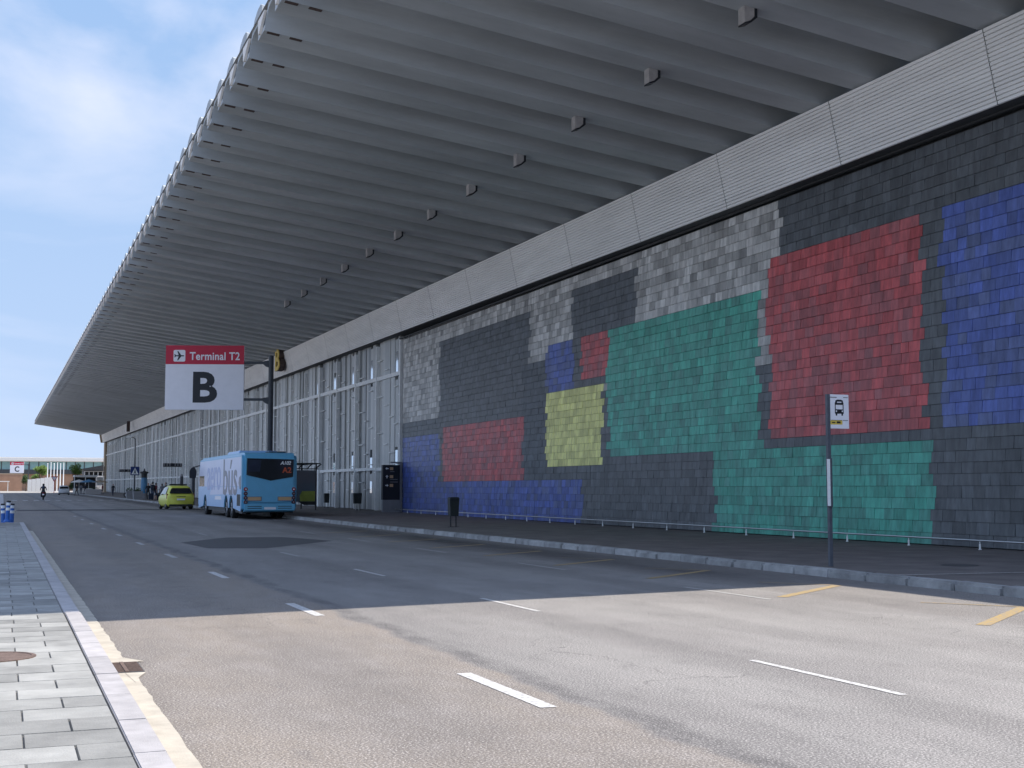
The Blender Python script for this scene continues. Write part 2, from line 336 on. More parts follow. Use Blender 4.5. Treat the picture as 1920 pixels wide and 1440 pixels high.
for i in range(9):                                                    # bus bay zigzag
    y = 11.1 + 3.85 * i
    for a, b_ in (((9.85, y), (11.85, y + 1.5)), ((11.85, y + 1.5), (10.0, y + 3.85))):
        t = (Vector(b_) - Vector(a)).normalized(); n_ = Vector((-t.y, t.x)) * (.075 if b_[0] > a[0] else .025)
        a = Vector(a) + t * .02; b2 = Vector(b_) - t * .02
        if b_[0] < a[0]: b2 = a + (b2 - a) * .42
        decal('zigzag_line', [a - n_, b2 - n_, b2 + n_, a + n_], 'yellow_paint', .004 if b_[0] > a[0] else .0065)
decal('asphalt_patch', [(4.55, 36.0), (4.75, 32.2), (6.1, 31.8), (8.7, 35.6), (7.9, 38.9), (6.3, 39.2)], 'patch', .003)
for i in range(11):
    x = .9 + 1.08 * i
    decal('crossing_bar', [(x, 141.5), (x + .52, 141.5), (x + .52, 145.5), (x, 145.5)], 'white_paint', .02)
bm_ = MB(); prev = None
for i in range(40):
    x = .85 + i * .3; w = .5 + .12 * random.random(); bm_.add([(x, 85.5 + .03 * x - w, rise(86) + .01), (x + .3, 85.5 + .03 * x - w, rise(86) + .01), (x + .3, 85.5 + .03 * x, rise(86) + .06), (x, 85.5 + .03 * x, rise(86) + .06), (x, 85.5 + .03 * x + w, rise(86) + .01), (x + .3, 85.5 + .03 * x + w, rise(86) + .01)], [(0, 1, 2, 3), (3, 2, 5, 4)])
ob('speed_hump', bm_, 'patch', road)

# --- left pavement with its pavers and kerbstones
lw = structure('left_pavement', sheet(-14, .66, [-6, 54.9], .10, .2), 'joint')
PW, PH = .545, .415
shared = {}
def paver_mesh(w):
    k = round(w, 3)
    if k not in shared:
        m = MB(); g_ = .003; b_ = .004; x0, x1, y0, y1 = g_, w - g_, g_, PH - g_
        m.add([(x0, y0, 0), (x1, y0, 0), (x1, y1, 0), (x0, y1, 0), (x0 + b_, y0 + b_, .02), (x1 - b_, y0 + b_, .02), (x1 - b_, y1 - b_, .02), (x0 + b_, y1 - b_, .02)],
              [(4, 5, 6, 7), (0, 1, 5, 4), (1, 2, 6, 5), (2, 3, 7, 6), (3, 0, 4, 7)])
        me = m.mesh('paver'); me.materials.append(MT['paver']); shared[k] = me
    return shared[k]
rest = MB(); cnt = 0
for r in range(119):
    y = 5.6 + r * PH; off = (.265 if r % 2 else .52) + random.uniform(-.012, .012); x = .656; w = off; c = 0
    while x > -3.2:
        x0 = x - w
        if x0 < .7 and y < 26 and x > -.55 and cnt < 290:
            link('paver', paver_mesh(w), lw, (x0, y, .1 + random.uniform(-.0015, .0015)), (random.uniform(-.002, .002), random.uniform(-.002, .002), 0)); cnt += 1
        elif y + PH < 54.8:
            me = paver_mesh(w); dz = random.uniform(-.002, .002); rest.add([(v.co.x + x0, v.co.y + y, v.co.z + .1 + dz) for v in me.vertices], [tuple(p.vertices) for p in me.polygons])
        x = x0; w = PW
o = ob('far_pavers', rest, 'paver', lw); o['kind'] = 'stuff'
mh = MB(); mh.lathe([(.0, .0), (.335, .0), (.335, .028), (.30, .030), (.295, .024), (0, .026)], n=28)
ob('manhole_cover', mh, 'manhole', lw, (-.04, 11.2, .1))
kb = bevelled(MB().box(0, .165, .004, .996, 0, .225), .006, 2); kb.materials.append(MT['kerb'])
for i in range(49): link('kerbstone', kb, lw, (.6605 + .0012 * i * (1 if i < 9 else 0), 5.9 + i, -.1 + random.uniform(-.002, .002)), (0, 0, R(random.uniform(-.08, .08))))
for i in range(14): link('kerbstone', kb, lw, (.66 - i, 54.75, -.1), (0, 0, R(90)))
gm = MB()
edge = []
y = 4.0
while y < 54.5: edge.append((1.02 + random.uniform(-.009, .009), y)); y += random.uniform(.06, .25)
gm.add([(.79, edge[0][1], .006)] + [(x, y, .006) for x, y in edge] + [(.79, edge[-1][1], .006)], [tuple(range(len(edge) + 2))])
for q in ([(1.0, 11.75), (1.16, 11.42), (1.1, 11.40), (.95, 11.40)], [(.95, 10.74), (1.11, 10.74), (1.0, 10.35), (.98, 10.2)]): gm.add([(x, y, .0085) for x, y in q], [(0, 1, 2, 3)])
ob('gutter', gm, 'gutter', lw)
gr = MB(); gr.box(.86, 1.105, 10.76, 11.39, -.05, .010, 0)
o = ob('drain_grate', gr, 'patch', lw)
g2 = MB(); g2.box(.955, .985, 10.77, 11.38, .0105, .016)
for i in range(16): y = 10.79 + i * .0375; g2.box(.875, .95, y, y + .016, .0105, .0145); g2.box(.99, 1.095, y, y + .016, .0105, .0145)
ob('grate_bars', g2, 'manhole', o)
structure('far_island', sheet(-14, .12, [94, 150, 240], .10, .25), 'kerb')

# --- right pavement
rw = structure('right_pavement', sheet(13.02, 20.9, [-12, 45, 90, 150, 210, 300], .13, .3), 'walk')
krm = []
for k in range(4):
    m_ = MB().box(0, .24, .006, .994, 0, .235); me = bevelled(m_, .018 + .008 * k, 2)
    for v in me.vertices: v.co += Vector((random.uniform(-.006, .006), random.uniform(-.003, .003), random.uniform(-.006, .006)))
    me.materials.append(MT['kerb_right']); krm.append(me)
for i in range(150): link('kerbstone', random.choice(krm), rw, (12.785 + random.uniform(-.012, .012), 6 + i, -.1 + rise(6 + i)), (0, 0, R(random.uniform(-.4, .4))))
o = ob('far_kerbstones', sheet(12.79, 13.02, [156.1, 210, 300], .132, .2), 'kerb_right', rw); o['kind'] = 'stuff'
decal('painted_line', [(12.85, 16.30), (20.3, 15.55), (20.3, 15.63), (12.85, 16.36)], 'white_paint', .142, rw)
m_ = MB(); m_.lathe([(0, 0), (.32, 0), (.32, .006), (0, .007)], n=20); ob('manhole_cover', m_, 'patch', rw, (15.6, 18.1, .131))

# ================================================================== TERMINAL BUILDING
term = thing('terminal_building', 'long airport terminal with white ribbed fascia, tiled mural wall and deep concrete canopy', 'building', (20.5, 150, 0))
def part(name, parent=term):
    o = link(name, None, parent, (-20.5, -150, 0)); o.empty_display_size = .2; return o      # parts are laid out in world coordinates
def top_in(Y): return 11.50 + 0.0062 * max(0, Y - 35)
def top_out(Y): return 13.18 + 0.0080 * max(0, Y - 40)
Y_END = 291.0
# canopy
can = part('canopy')
X_IN, X_OUT, PITCH_B = 19.50, 5.75, 2.247
prof = [(-.44, 0), (.44, 0)]
DEP = 1.15
for t, zf in ((.05, .30), (.11, .58), (.20, .78), (.34, .90), (.55, .97), (.78, 1.0), (1.0, 1.0)): prof.append((.44 + t * (PITCH_B / 2 - .44), DEP * zf))
prof = [(-y, z) for y, z in reversed(prof[2:])] + prof
Lb = X_IN - X_OUT
bm2 = MB(); n = len(prof); vs_ = []
for x in (1.1, -Lb + .02):
    for y, z in prof: vs_.append((x, y, z * (1.0 if x > 0 else .50)))
for x in (1.1, -Lb + .02):
    for y, z in prof: vs_.append((x, y, z + (.16 if abs(y) < .62 else .05)))
fs_ = []
for i in range(n - 1): fs_ += [(i, i + 1, n + i + 1, n + i), (2 * n + i, 3 * n + i, 3 * n + i + 1, 2 * n + i + 1), (n + i, n + i + 1, 3 * n + i + 1, 3 * n + i), (i, 2 * n + i, 2 * n + i + 1, i + 1)]
fs_ += [(0, n, 3 * n, 2 * n), (n - 1, 3 * n - 1, 4 * n - 1, 2 * n - 1)]
bm2.add(vs_, fs_)
beam_me = bm2.mesh('beam'); beam_me.materials.append(MT['concrete'])
for p in beam_me.polygons: p.use_smooth = False
tipm = MB(); tipm.prism([(-.04, .02), (.05, .02), (.46, DEP * .46), (-.46, DEP * .46)], 'x', -Lb - .05, -Lb + .018)
tip_me = tipm.mesh('tip'); tip_me.materials.append(MT['tip'])
slm = MB(); slm.box(-.16, .16, -.085, .05, -.012, .05)
slot_me = slm.mesh('slot'); slot_me.materials.append(MT['slot'])
yb = 30.2 - 5 * PITCH_B; NB = int((Y_END - yb) / PITCH_B) + 1
for i in range(NB):
    Y = yb + i * PITCH_B; a = math.atan2(top_out(Y) - top_in(Y), Lb)
    link('beam', beam_me, can, (X_IN, Y, top_in(Y) + random.uniform(-.006, .006)), (0, a, 0))
    link('sunlit_end_plate', tip_me, can, (X_IN, Y, top_in(Y)), (0, a, 0))  # added plate that paints the beam end face as if lit
    if i < 75:
        for k in (.27, .86):
            d = Lb - k; link('drain_slot', slot_me, can, (X_IN - d * math.cos(a), Y - .34, top_in(Y) - .004 + d * math.sin(a)), (0, a, 0))
dk = MB()
ya, yz = yb - PITCH_B / 2 + .1, yb + (NB - .5) * PITCH_B - .05
ydk = [ya, 40, 100, 160, 220, yz]
dv = []
for y in ydk: dv += [(X_OUT + .15, y, top_out(y) + .68), (X_IN + .2, y, top_in(y) + 1.27)]
dk.add(dv, [(2 * i, 2 * i + 1, 2 * i + 3, 2 * i + 2) for i in range(len(ydk) - 1)])
ob('sun_block_deck', dk, 'deck', can)  # unseen sheet added to stop sun leaking between the beams
dk = MB(); dk.prism([(X_IN + 1.6, 15.65), (X_OUT, 13.2), (X_OUT, ya + .02), (X_IN + 1.6, ya + .02)], 'z', 12.45, 12.7); ob('shadow_edge_slab', dk, 'deck', can)  # unseen slab added and skewed to shape the canopy's shadow edge

# floodlights hung from the beams
def flood(Y, label):
    t = thing('floodlight', label, 'floodlight', (15.0, Y, top_in(Y) + (X_IN - 15.0) * .1222), 0, 'floodlights under the canopy')
    m = MB(); m.prism([(-.15, .02), (.10, .02), (.10, -.20), (.0, -.30), (-.15, -.36)], 'y', -.13, .13); ob('housing', m, 'kerb', t)
    m = MB(); m.prism([(.103, .015), (.103, -.203), (.0, -.305), (-.15, -.365), (-.15, -.40), (.02, -.345), (.17, -.22), (.17, .015)], 'y', -.14, .14); ob('lens', m, 'black', t)
    m = MB(); m.box(-.06, .06, -.05, .05, .02, .10); ob('bracket', m, 'grey', t)
ordn = ['first', 'second', 'third', 'fourth', 'fifth', 'sixth', 'seventh', 'eighth', 'ninth', 'tenth', 'eleventh', 'twelfth']
for i in range(12):
    flood(yb + (2 + 2 * i) * PITCH_B + .24, 'grey wedge floodlight under the canopy, %s along the row counted from the bus stop pole' % ordn[i])

# fascia: ribbed panels
fas = part('fascia'); FZ = 1.66; NS = 18; FL = 5.62
fm = MB(); fx0, fx1 = 0.36, 0.0           # bottom and top offset from X_IN
for i in range(NS):
    z0 = i * FZ / NS; z1 = (i + 1) * FZ / NS - .021; xa = fx0 + (fx1 - fx0) * z0 / FZ; xb = fx0 + (fx1 - fx0) * z1 / FZ
    fm.add([(xa - .012, .012, z0), (xa - .012, FL - .012, z0), (xb, FL - .012, z1), (xb, .012, z1), (xb + .045, .012, z1 + .018), (xb + .045, FL - .012, z1 + .018), (xa + .045, .012, z0 - .002), (xa + .045, FL - .012, z0 - .002)],
           [(0, 1, 2, 3), (3, 2, 5, 4), (0, 6, 7, 1)])
fas_me = fm.mesh('panel'); fas_me.materials.append(MT['slat'])
Yp = 32.71 - 5 * FL
while Yp < Y_END - 2:
    link('ribbed_panel', fas_me, fas, (X_IN + .04, Yp, top_in(Yp) - FZ - .03), (math.atan(top_in(Yp + FL) - top_in(Yp)) / FL, 0, 0)); Yp += FL
bk = MB()
for y0, y1 in ((4, 35), (35, Y_END + .3)):
    z0, z1 = top_in(y0), top_in(y1)
    sec = [(X_IN + .10, -.02), (X_IN + .455, -FZ - .03), (X_IN + 1.30, -FZ - .03), (X_IN + 1.30, .9), (X_IN + 1.15, -.02)]
    vs_ = [(x, y0, z0 + z) for x, z in sec] + [(x, y1, z1 + z) for x, z in sec]
    bk.add(vs_, [(0, 1, 2, 3, 4), (9, 8, 7, 6, 5)] + [(i, 5 + i, 5 + (i + 1) % 5, (i + 1) % 5) for i in range(5)])
ob('fascia_backing', bk, 'darkwall', fas)  # shade at the ends of the beam recesses is put into its dark colour
m = MB(); m.prism([(X_IN + .0, -FZ - .03), (X_IN + 1.3, -FZ - .03), (X_IN + 1.3, .9), (X_IN - .06, .9), (X_IN - .30, .0)], 'y', Y_END + .31, Y_END + .9); ob('end_cap', m, 'tan', fas, (0, 0, top_in(Y_END)))
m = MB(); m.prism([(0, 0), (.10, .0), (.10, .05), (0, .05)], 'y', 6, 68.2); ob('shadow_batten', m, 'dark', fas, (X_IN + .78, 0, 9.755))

# mural wall: generic colour-block tile design
mur = part('mural_wall'); WX = 20.5; MY0, MY1 = 17.8, 68.0; MZ0, MZ1 = .13, 9.66
m = MB(); m.box(WX + .02, WX + .4, MY0, MY1, .1, MZ1 + .1); ob('mortar_bed', m, 'backing', mur)
m = MB(); m.box(WX + .0, WX + .38, 2, MY0 - .003, .1, MZ1 + .1); ob('side_wall', m, 'darkwall', mur)
CH = (.118, .126, .134); LG = (.68, .67, .64); RED = (.60, .110, .115); GRN = (.085, .44, .33); BLU = (.105, .155, .47); YEL = (.86, .84, .30); DK = (.085, .097, .11)
BLOCKS = [(0, 37.2, 5.0, 9.8, LG), (0, 6.4, 0, 4.0, BLU), (6.4, 23.6, 0, 1.7, BLU), (6.4, 18.4, 4.4, 8.7, CH), (0, 6.4, 4.0, 5.0, DK), (6.9, 17.6, 1.7, 4.4, RED),
          (17.6, 20.2, 1.7, 6.6, DK), (20.2, 25.4, 2.3, 5.2, YEL), (20.2, 22.8, 5.2, 7.2, BLU), (22.8, 28.2, 5.2, 9.1, CH), (23.6, 27.6, 5.6, 7.2, RED),
          (25.9, 36.0, 2.4, 7.2, GRN), (36.5, 43.2, 2.9, 8.0, RED), (33.4, 43.4, 0, 2.45, GRN), (43.9, 50.3, 2.9, 8.1, BLU), (37.2, 50.3, 8.1, 9.8, CH)]
def block_colour(s, z):
    c = CH
    for s0, s1, z0, z1, k in BLOCKS:
        if s0 <= s < s1 and z0 <= z < z1: c = k
    return c
trng = random.Random(11); near = []; far = []
MZ1 = 9.82; z = MZ0 + .02; rows = []
while z < MZ1 - .1:
    h = trng.choice((.262, .272, .282)); rows.append((z, h)); z += h
for (z, h) in rows:
    y = MY0 + trng.uniform(.05, .38)
    y_prev = MY0
    while y_prev < MY1 - .02:
        y1 = min(y, MY1)
        s = MY1 - (y_prev + y1) / 2; c = block_colour(s, z + h / 2 - MZ0)
        lum = sum(c) / 3; t = trng.random(); v = trng.uniform(.80, 1.20)
        g_ = (.55 * trng.random() ** 1.7) if c in (RED, BLU) else (.32 * trng.random() ** 1.5)
        if c is YEL: g_ *= .15
        if c is LG: v = trng.uniform(.55, 1.22) * (.95 if t > .15 else .72)
        mute = (.22, .15, .16) if c is RED else (.135, .155, .175)
        if c is LG: mute = (.40, .36, .33)
        cc = tuple(max(0, (a * (1 - g_) + b_ * g_) * v) for a, b_ in zip(c, mute))
        item = (y_prev, y1, z, h, cc, trng.uniform(0, .010), trng.uniform(-.004, .004))
        (near if y_prev < 27.6 and y_prev > 21.4 else far).append(item)
        y_prev = y1; y = y1 + trng.choice((.30, .36, .40, .42, .46))
def tile_geo(it):
    y0, y1, z, h, c, d, tl = it; g_ = .004; gz = .007
    x_t, x_b = WX - .016 - d + tl, WX - .036 - d - tl
    return [(WX + .03, y0 + g_, z + gz), (WX + .03, y1 - g_, z + gz), (WX + .03, y1 - g_, z + h), (WX + .03, y0 + g_, z + h), (x_b, y0 + g_, z + gz), (x_b, y1 - g_, z + gz), (x_t, y1 - g_, z + h), (x_t, y0 + g_, z + h)]
TF = [(4, 7, 6, 5), (0, 4, 5, 1), (2, 6, 7, 3), (0, 3, 7, 4), (1, 5, 6, 2)]
def tiles(name, items, parent):
    vs_ = []; fs_ = []; cs_ = []
    for it in items:
        o_ = len(vs_); vs_ += tile_geo(it); fs_ += [tuple(i + o_ for i in f) for f in TF]; cs_ += [(*it[4], 1)] * 20
    me = bpy.data.meshes.new(name); me.from_pydata(vs_, [], fs_); ca = me.color_attributes.new('tile_colour', 'FLOAT_COLOR', 'CORNER')
    ca.data.foreach_set('color', [q for c in cs_ for q in c]); me.materials.append(MT['tile']); return link(name, me, parent)
near.sort(key=lambda it: it[0]); far += near[298:]; near = near[:298]
for it in near: tiles('tile', [it], mur)
tiles('far_tiles', far, mur)['kind'] = 'stuff'

# glazed facade
fac = part('glass_facade'); BAY = 4.872; YF0, YF1 = 68.25, 290.0
NBAY = int((YF1 - YF0) / BAY)
m = MB(); m.box(WX + .30, WX + .6, 68.02, Y_END, .1, 13.2); ob('rear_wall', m, 'grey', fac)
th_me = MB().box(-.20, .1, -.17, .17, .1, 9.75).mesh('mullion'); tn_me = MB().box(-.16, .1, -.075, .075, .1, 9.75).mesh('mullion')
for q in (th_me, tn_me): q.materials.append(MT['mullion'])
for i in range(NBAY + 1):
    Y = YF0 + i * BAY; link('mullion', th_me if i % 4 == 0 and i else tn_me, fac, (WX, Y, rise(Y) * 1.4), (0, 0, 0))
frng = random.Random(5); pane_n = 0; far_p = {k: MB() for k in range(5)}; brk = MB()
for i in range(NBAY):
    y0 = YF0 + i * BAY + (.17 if i % 4 == 0 else .075); y1 = YF0 + (i + 1) * BAY - (.17 if (i + 1) % 4 == 0 else .075); g_ = rise(y0) * 1.4
    for zz, hh, dd in ((7.72, .22, .12), (2.45, .17, .12)):
        o = ob('transom', MB().box(WX - dd, WX + .05, y0, y1, zz + g_, zz + hh + g_), 'mullion', fac)
    ws = [.85, .50, .70, .42, .62, .36, .55, .36, .33]; frng.shuffle(ws) if i % 3 else None
    k_ = (y1 - y0) / sum(ws); y = y1
    for j, w in enumerate(ws):
        w *= k_; tone = frng.choice((0, 0, 1, 2, 2, 1, 3)); dep = frng.choice((.0, .03, .07, .13)); yy0, yy1 = y - w, y; y -= w
        slot = i < 5 and j in (6, 8)
        segs = [(.13 + g_, 9.9 + g_ * 2, tone)]
        if slot:
            zc_ = 2.1 + frng.uniform(-.3, .3)
            segs = [(.13 + g_, 1.2, 3), (1.2, 1.9, 4), (1.9, 2.35, tone), (2.7, 3.35 + frng.uniform(-.2, .3), 4), (3.8, 7.6, tone), (8.0, 9.2 if i < 3 else 8.9, 4), (9.2, 9.9, tone)]
        for za, zb, tn in segs:
            bx = (WX + dep - .02, WX + dep + .18, yy0 + .003, yy1 - .003, za, zb)
            if pane_n < 296: ob('louvre_panel' if tn < 4 else 'glass_pane', MB().box(*bx), ('pane%d' % tn) if tn < 4 else 'glass', fac); pane_n += 1
            else: far_p[tn].box(*bx)
        zt = 8.8 - .28 * j + g_
        for r_ in range(4):
            zb_ = zt - 2.15 * r_ + frng.uniform(-.1, .1)
            if .8 < zb_ < 9.4 and j % 2 == 0: brk.box(WX - .10, WX + .0, yy0 - .1, yy1 - .05, zb_, zb_ + .05)
for k in range(4):
    if far_p[k].v: ob('far_louvre_panels', far_p[k], 'pane%d' % k, fac)['kind'] = 'stuff'
ob('brackets', brk, 'mullion', fac)['kind'] = 'stuff'
m = MB(); m.box(WX - .35, WX + .55, 287.0, Y_END - .02, .3, 11.3); ob('end_pier', m, 'tan', fac)
m = MB(); m.box(WX - .38, WX - .352, 287.6, 289.4, 2.6, 6.4); ob('pier_window', m, 'darkglass', fac)
bd = MB(); bd.box(20.93, 62, 2, Y_END - .05, .05, 11.1); ob('building_body', bd, 'grey', term, (-20.5, -150, 0))
# the yellow letter on the fascia
t = thing('fascia_letter', 'big yellow letter B standing on the white fascia', 'letter', (19.25, 97.0, 10.42))
ob('letter_face', TX['BL'], 'yellow', t, (-.06, 0, .86), FACE_WEST)
ob('letter_side', TX['BS'], 'slot', t, (.20, 0, .86), FACE_WEST)
t = thing('fascia_box', 'narrow dark box sign on the fascia near the far end of the canopy', 'sign', (18.9, 219, 11.0))
m = MB(); m.box(-.2, .25, -.5, .5, -.2, 1.5); ob('box', m, 'slot', t); m = MB(); m.box(-.23, -.203, -.45, .45, -.1, 1.4); ob('face', m, 'dark', t)

# ================================================================== STREET FURNITURE
# low protective rail in front of the mural
rail = thing('low_rail', 'thin steel rail on short feet along the mural base', 'rail', (19.95, 44, .13))
m = MB(); m.tube((0, -26, .20), (0, 23.6, .22), .022, n=8); ob('rail_tube', m, 'steel', rail)
pm = MB(); pm.lathe([(.035, 0), (.035, .012), (.022, .02), (.020, .13), (.010, .135), (.010, .2)], n=8); pme = pm.mesh('foot'); pme.materials.append(MT['mullion'])
y = 17.6 - 44 + .0
Y = 20.1
while Y < 67: link('foot', pme, rail, (0, Y - 44, 0)); Y += 2.38

# terminal sign on its pole
def gantry(name, label, px, py, z0, letter, mirror_arm=1):
    t = thing(name, label, 'sign', (px, py, z0), R(-19)); x0, x1, zl, zh = -5.72, -1.46, 5.62, 9.16
    ob('panel', bevelled(MB().box(x0, x1, -.09, .09, zl, zh), .012, 1), 'white', t)
    p = ob('red_band', MB().box(x0 + .004, x1 - .004, -.098, -.091, 8.12, zh - .004), 'red', t)
    ic = MB(); r = .08; pts = []
    for cx, cy, a0 in ((.24, .24, 0), (-.24, .24, 90), (-.24, -.24, 180), (.24, -.24, 270)):
        for k in range(5): a = R(a0 + 22.5 * k); pts.append((cx + r * math.cos(a), cy + r * math.sin(a)))
    ic.prism(pts, 'y', -.104, -.0985); o = ob('icon_square', ic, 'white', t, (x0 + .74, 0, 8.58))
    up = [(.27, 0), (.24, .03), (.10, .035), (-.06, .25), (-.115, .25), (-.045, .035), (-.19, .03), (-.235, .09), (-.275, .09), (-.25, 0)]
    pl = MB(); pl.prism(up + [(x, -y) for x, y in reversed(up[1:-1])], 'y', -.110, -.1045); ob('aeroplane', pl, 'black', o)
    w = TX['T'].copy(); ob('lettering', w, 'white', t, (x0 + 2.66, -.103, 8.57), FACE_NEAR)
    w = TX[letter].copy(); ob('letter', w, 'black', t, ((x0 + x1) / 2 + .03, -.096, 6.86), FACE_NEAR)
    m = MB(); m.lathe([(.26, 0), (.26, .03), (.165, .04), (.15, 4), (.14, 8.62), (.0, 8.64)], n=16); ob('pole', m, 'pole', t)
    for za in (8.22, 6.2):
        m = MB(); m.box(x1 - .02, -.12, -.05, .05, za - .07, za + .07); m.prism([(-.10, za - .27), (-.10, za + .13), (-.34, za + .10), (-.44, za + .07), (-.44, za - .07), (-.3, za - .20)], 'y', -.06, .06); ob('arm', m, 'pole', t)
    return t
gantry('terminal_sign', 'tall white and red overhead sign with black letter B beside the blue bus', 13.52, 70.0, rise(70) + .08, 'B')
p_ = at_y(45, 887, 432)
gantry('terminal_sign', 'white and red overhead sign with letter C before the far bridge', p_.x + 1.3, 432, p_.z - 5.6, 'C')

# bus stop pole near the kerb
t = thing('bus_stop_pole', 'grey bus stop pole with white timetable flag standing on the kerb', 'bus stop', (13.33, 18.68, .13))
m = MB(); m.box(-.035, .035, -.03, .03, 0, 2.98); ob('pole', bevelled(m, .006, 1), 'bpole', t)
m = MB(); m.box(.038, .43, -.012, .012, 2.385, 2.98); fl = ob('flag', m, 'white', t)
b_ = MB(); cx = .23
def rr(x0, x1, z0, z1, mi=0): b_.box(cx + x0, cx + x1, -.0165, -.0125, 2.72 + z0, 2.72 + z1, mi)
rr(-.09, .09, -.075, .0); rr(-.09, -.075, .0, .12); rr(.075, .09, .0, .12); b_.prism([(cx - .09, 2.80), (cx + .09, 2.80), (cx + .075, 2.875), (cx + .04, 2.89), (cx - .04, 2.89), (cx - .075, 2.875)], 'y', -.0164, -.0126); rr(-.075, -.045, -.11, -.075); rr(.045, .075, -.11, -.075)
rr(-.19, -.05, .205, .215); rr(.09, .18, .205, .215); rr(-.17, .05, -.195, -.187); rr(.07, .18, -.195, -.187)
ob('bus_pictogram', b_, 'black', fl)
b_ = MB(); b_.box(cx - .045, cx + .045, -.0185, -.017, 2.835, 2.855); b_.box(cx - .075, cx - .05, -.0185, -.017, 2.675, 2.70); b_.box(cx + .05, cx + .075, -.0185, -.017, 2.675, 2.70); ob('pictogram_lights', b_, 'white', fl)
b_ = MB(); b_.box(.04, .29, -.0165, -.0125, 2.455, 2.525); o = ob('route_tag', b_, 'yellow', fl)
b_ = MB(); b_.box(.07, .14, -.019, -.017, 2.48, 2.50); b_.box(.17, .25, -.019, -.017, 2.475, 2.51); ob('route_mark', b_, 'black', fl)
m = MB(); m.box(-.085, .035, -.058, -.031, 1.02, 1.87); ob('timetable_case', bevelled(m, .008, 1), 'bpole', t)
m = MB(); m.box(-.082, -.02, -.064, -.0585, 1.04, 1.85); ob('timetable', m, 'mullion', t)

# waste bins
def bin_(name, label, x, y, z0, h0=.38, h=.66, w=.36, twin=True):
    t = thing(name, label, 'bin', (x, y, z0))
    m = MB(); m.prism([(-w / 2 + .03, h0), (w / 2 - .03, h0), (w / 2, h0 + h * .93), (w / 2 - .04, h0 + h), (-w / 2 + .04, h0 + h), (-w / 2, h0 + h * .93)], 'y', -.14, .14); ob('bucket', bevelled(m, .012, 1), 'bin', t)
    m = MB(); m.box(-w / 2 + .05, w / 2 - .05, -.15, -.141, h0 + h * .78, h0 + h * .90); ob('mouth', m, 'black', t)
    for s in (-.10, .10): m = MB(); m.tube((s, 0, 0), (s, 0, h0 + .1), .022, n=8); ob('leg', m, 'steel' if not twin else 'bin', t)
    m = MB(); m.box(-.17, .17, -.08, .08, 0, .012); ob('base_plate', m, 'bin', t)
bin_('waste_bin', 'dark green waste bin on two legs near the kerb before the mural', 14.72, 42.7, .13)
q = at_x(612, 946, 19.7); bin_('waste_bin', 'small dark bin beside the thick white mullion behind the bus', 19.7, q.y, .13 + rise(q.y), .33, .62, .36)
q = at_x(670, 946, 19.3); bin_('waste_bin', 'wide dark bin on pale legs against the louvred facade', 19.3, q.y, .13 + rise(q.y), .40, .62, .48, False)

# information totem
t = thing('information_totem', 'black information totem with pale arrows beside the mural edge', 'totem', (19.8, 68.0, .14))
ob('base', MB().box(-.47, .47, -.13, .13, 0, .72), 'grey', t); ob('panel', bevelled(MB().box(-.49, .47, -.16, .16, .72, 2.62), .01, 1), 'black', t)
ob('side_frame', MB().box(.475, .60, -.10, .10, 0, 2.72), 'grey', t); ob('cap', MB().box(.0, .60, -.08, .08, 2.725, 2.80), 'grey', t)
m = MB()
for zc_, pts in ((2.42, [(-.36, 0), (-.26, .07), (-.26, .025), (-.17, .025), (-.17, -.025), (-.26, -.025), (-.26, -.07)]), (1.98, [(-.26, .09), (-.17, 0), (-.235, 0), (-.235, -.09), (-.285, -.09), (-.285, 0), (-.35, 0)]), (1.50, [(-.17, 0), (-.26, .08), (-.26, .025), (-.36, .025), (-.36, -.025), (-.26, -.025), (-.26, -.08)])):
    m.prism([(x, z_ + zc_) for x, z_ in pts], 'y', -.172, -.162)
ob('arrows', m, 'mullion', t)
m = MB()
for zc_ in (2.42, 1.98, 1.50): m.box(-.10, .09, -.171, -.162, zc_ - .08, zc_ + .08)
ob('pictograms', m, 'plate', t)
m = MB()
for za, w in ((2.24, .24), (1.81, .42), (1.67, .44)): m.box(-.08, -.08 + w, -.170, -.162, za, za + .035)
ob('text_lines', m, 'grey', t)

# bus shelter
t = thing('bus_shelter', 'dark framed glass bus shelter on the pavement past the blue bus', 'shelter', (16.4, 77.0, rise(77) + .13))
for x in (-.75, .85):
    for y in (-2.0, 2.0): m = MB(); m.tube((x, y, 0), (x, y, 2.75), .045, n=8); ob('post', m, 'dark', t)
m = MB(); m.box(-1.0, 1.05, -2.3, 2.3, 2.72, 2.78); ob('roof', m, 'dark', t)
m = MB(); m.box(-.9, 1.0, -2.05, -1.95, 2.40, 2.46)
for k in range(4): x = -.75 + k * .53; m.prism([(x, 2.46), (x + .06, 2.46), (x + .20, 2.60), (x + .36, 2.72), (x + .26, 2.72), (x + .12, 2.62)], 'y', -2.04, -1.96)
ob('truss', m, 'dark', t)
m = MB(); m.box(-.70, .80, -2.01, -1.99, .5, 2.35); ob('end_glass', m, 'clear', t)
m = MB(); m.box(.84, .86, -1.95, 1.95, .5, 2.35); ob('back_glass', m, 'clear', t)
m = MB(); m.prism([(-.10, .52), (.78, .52), (.78, 1.12), (.02, 1.12), (-.12, .85)], 'y', -2.05, -2.02); ob('lime_panel', m, 'lime', t)
m = MB(); m.prism([(-.2, .50), (.8, .50), (.8, .30), (.15, .30)], 'y', -2.04, -1.9); ob('kick_panel', m, 'dark', t)
m = MB(); m.box(.45, .80, -1.8, 1.8, .42, .47); ob('bench', m, 'grey', t)

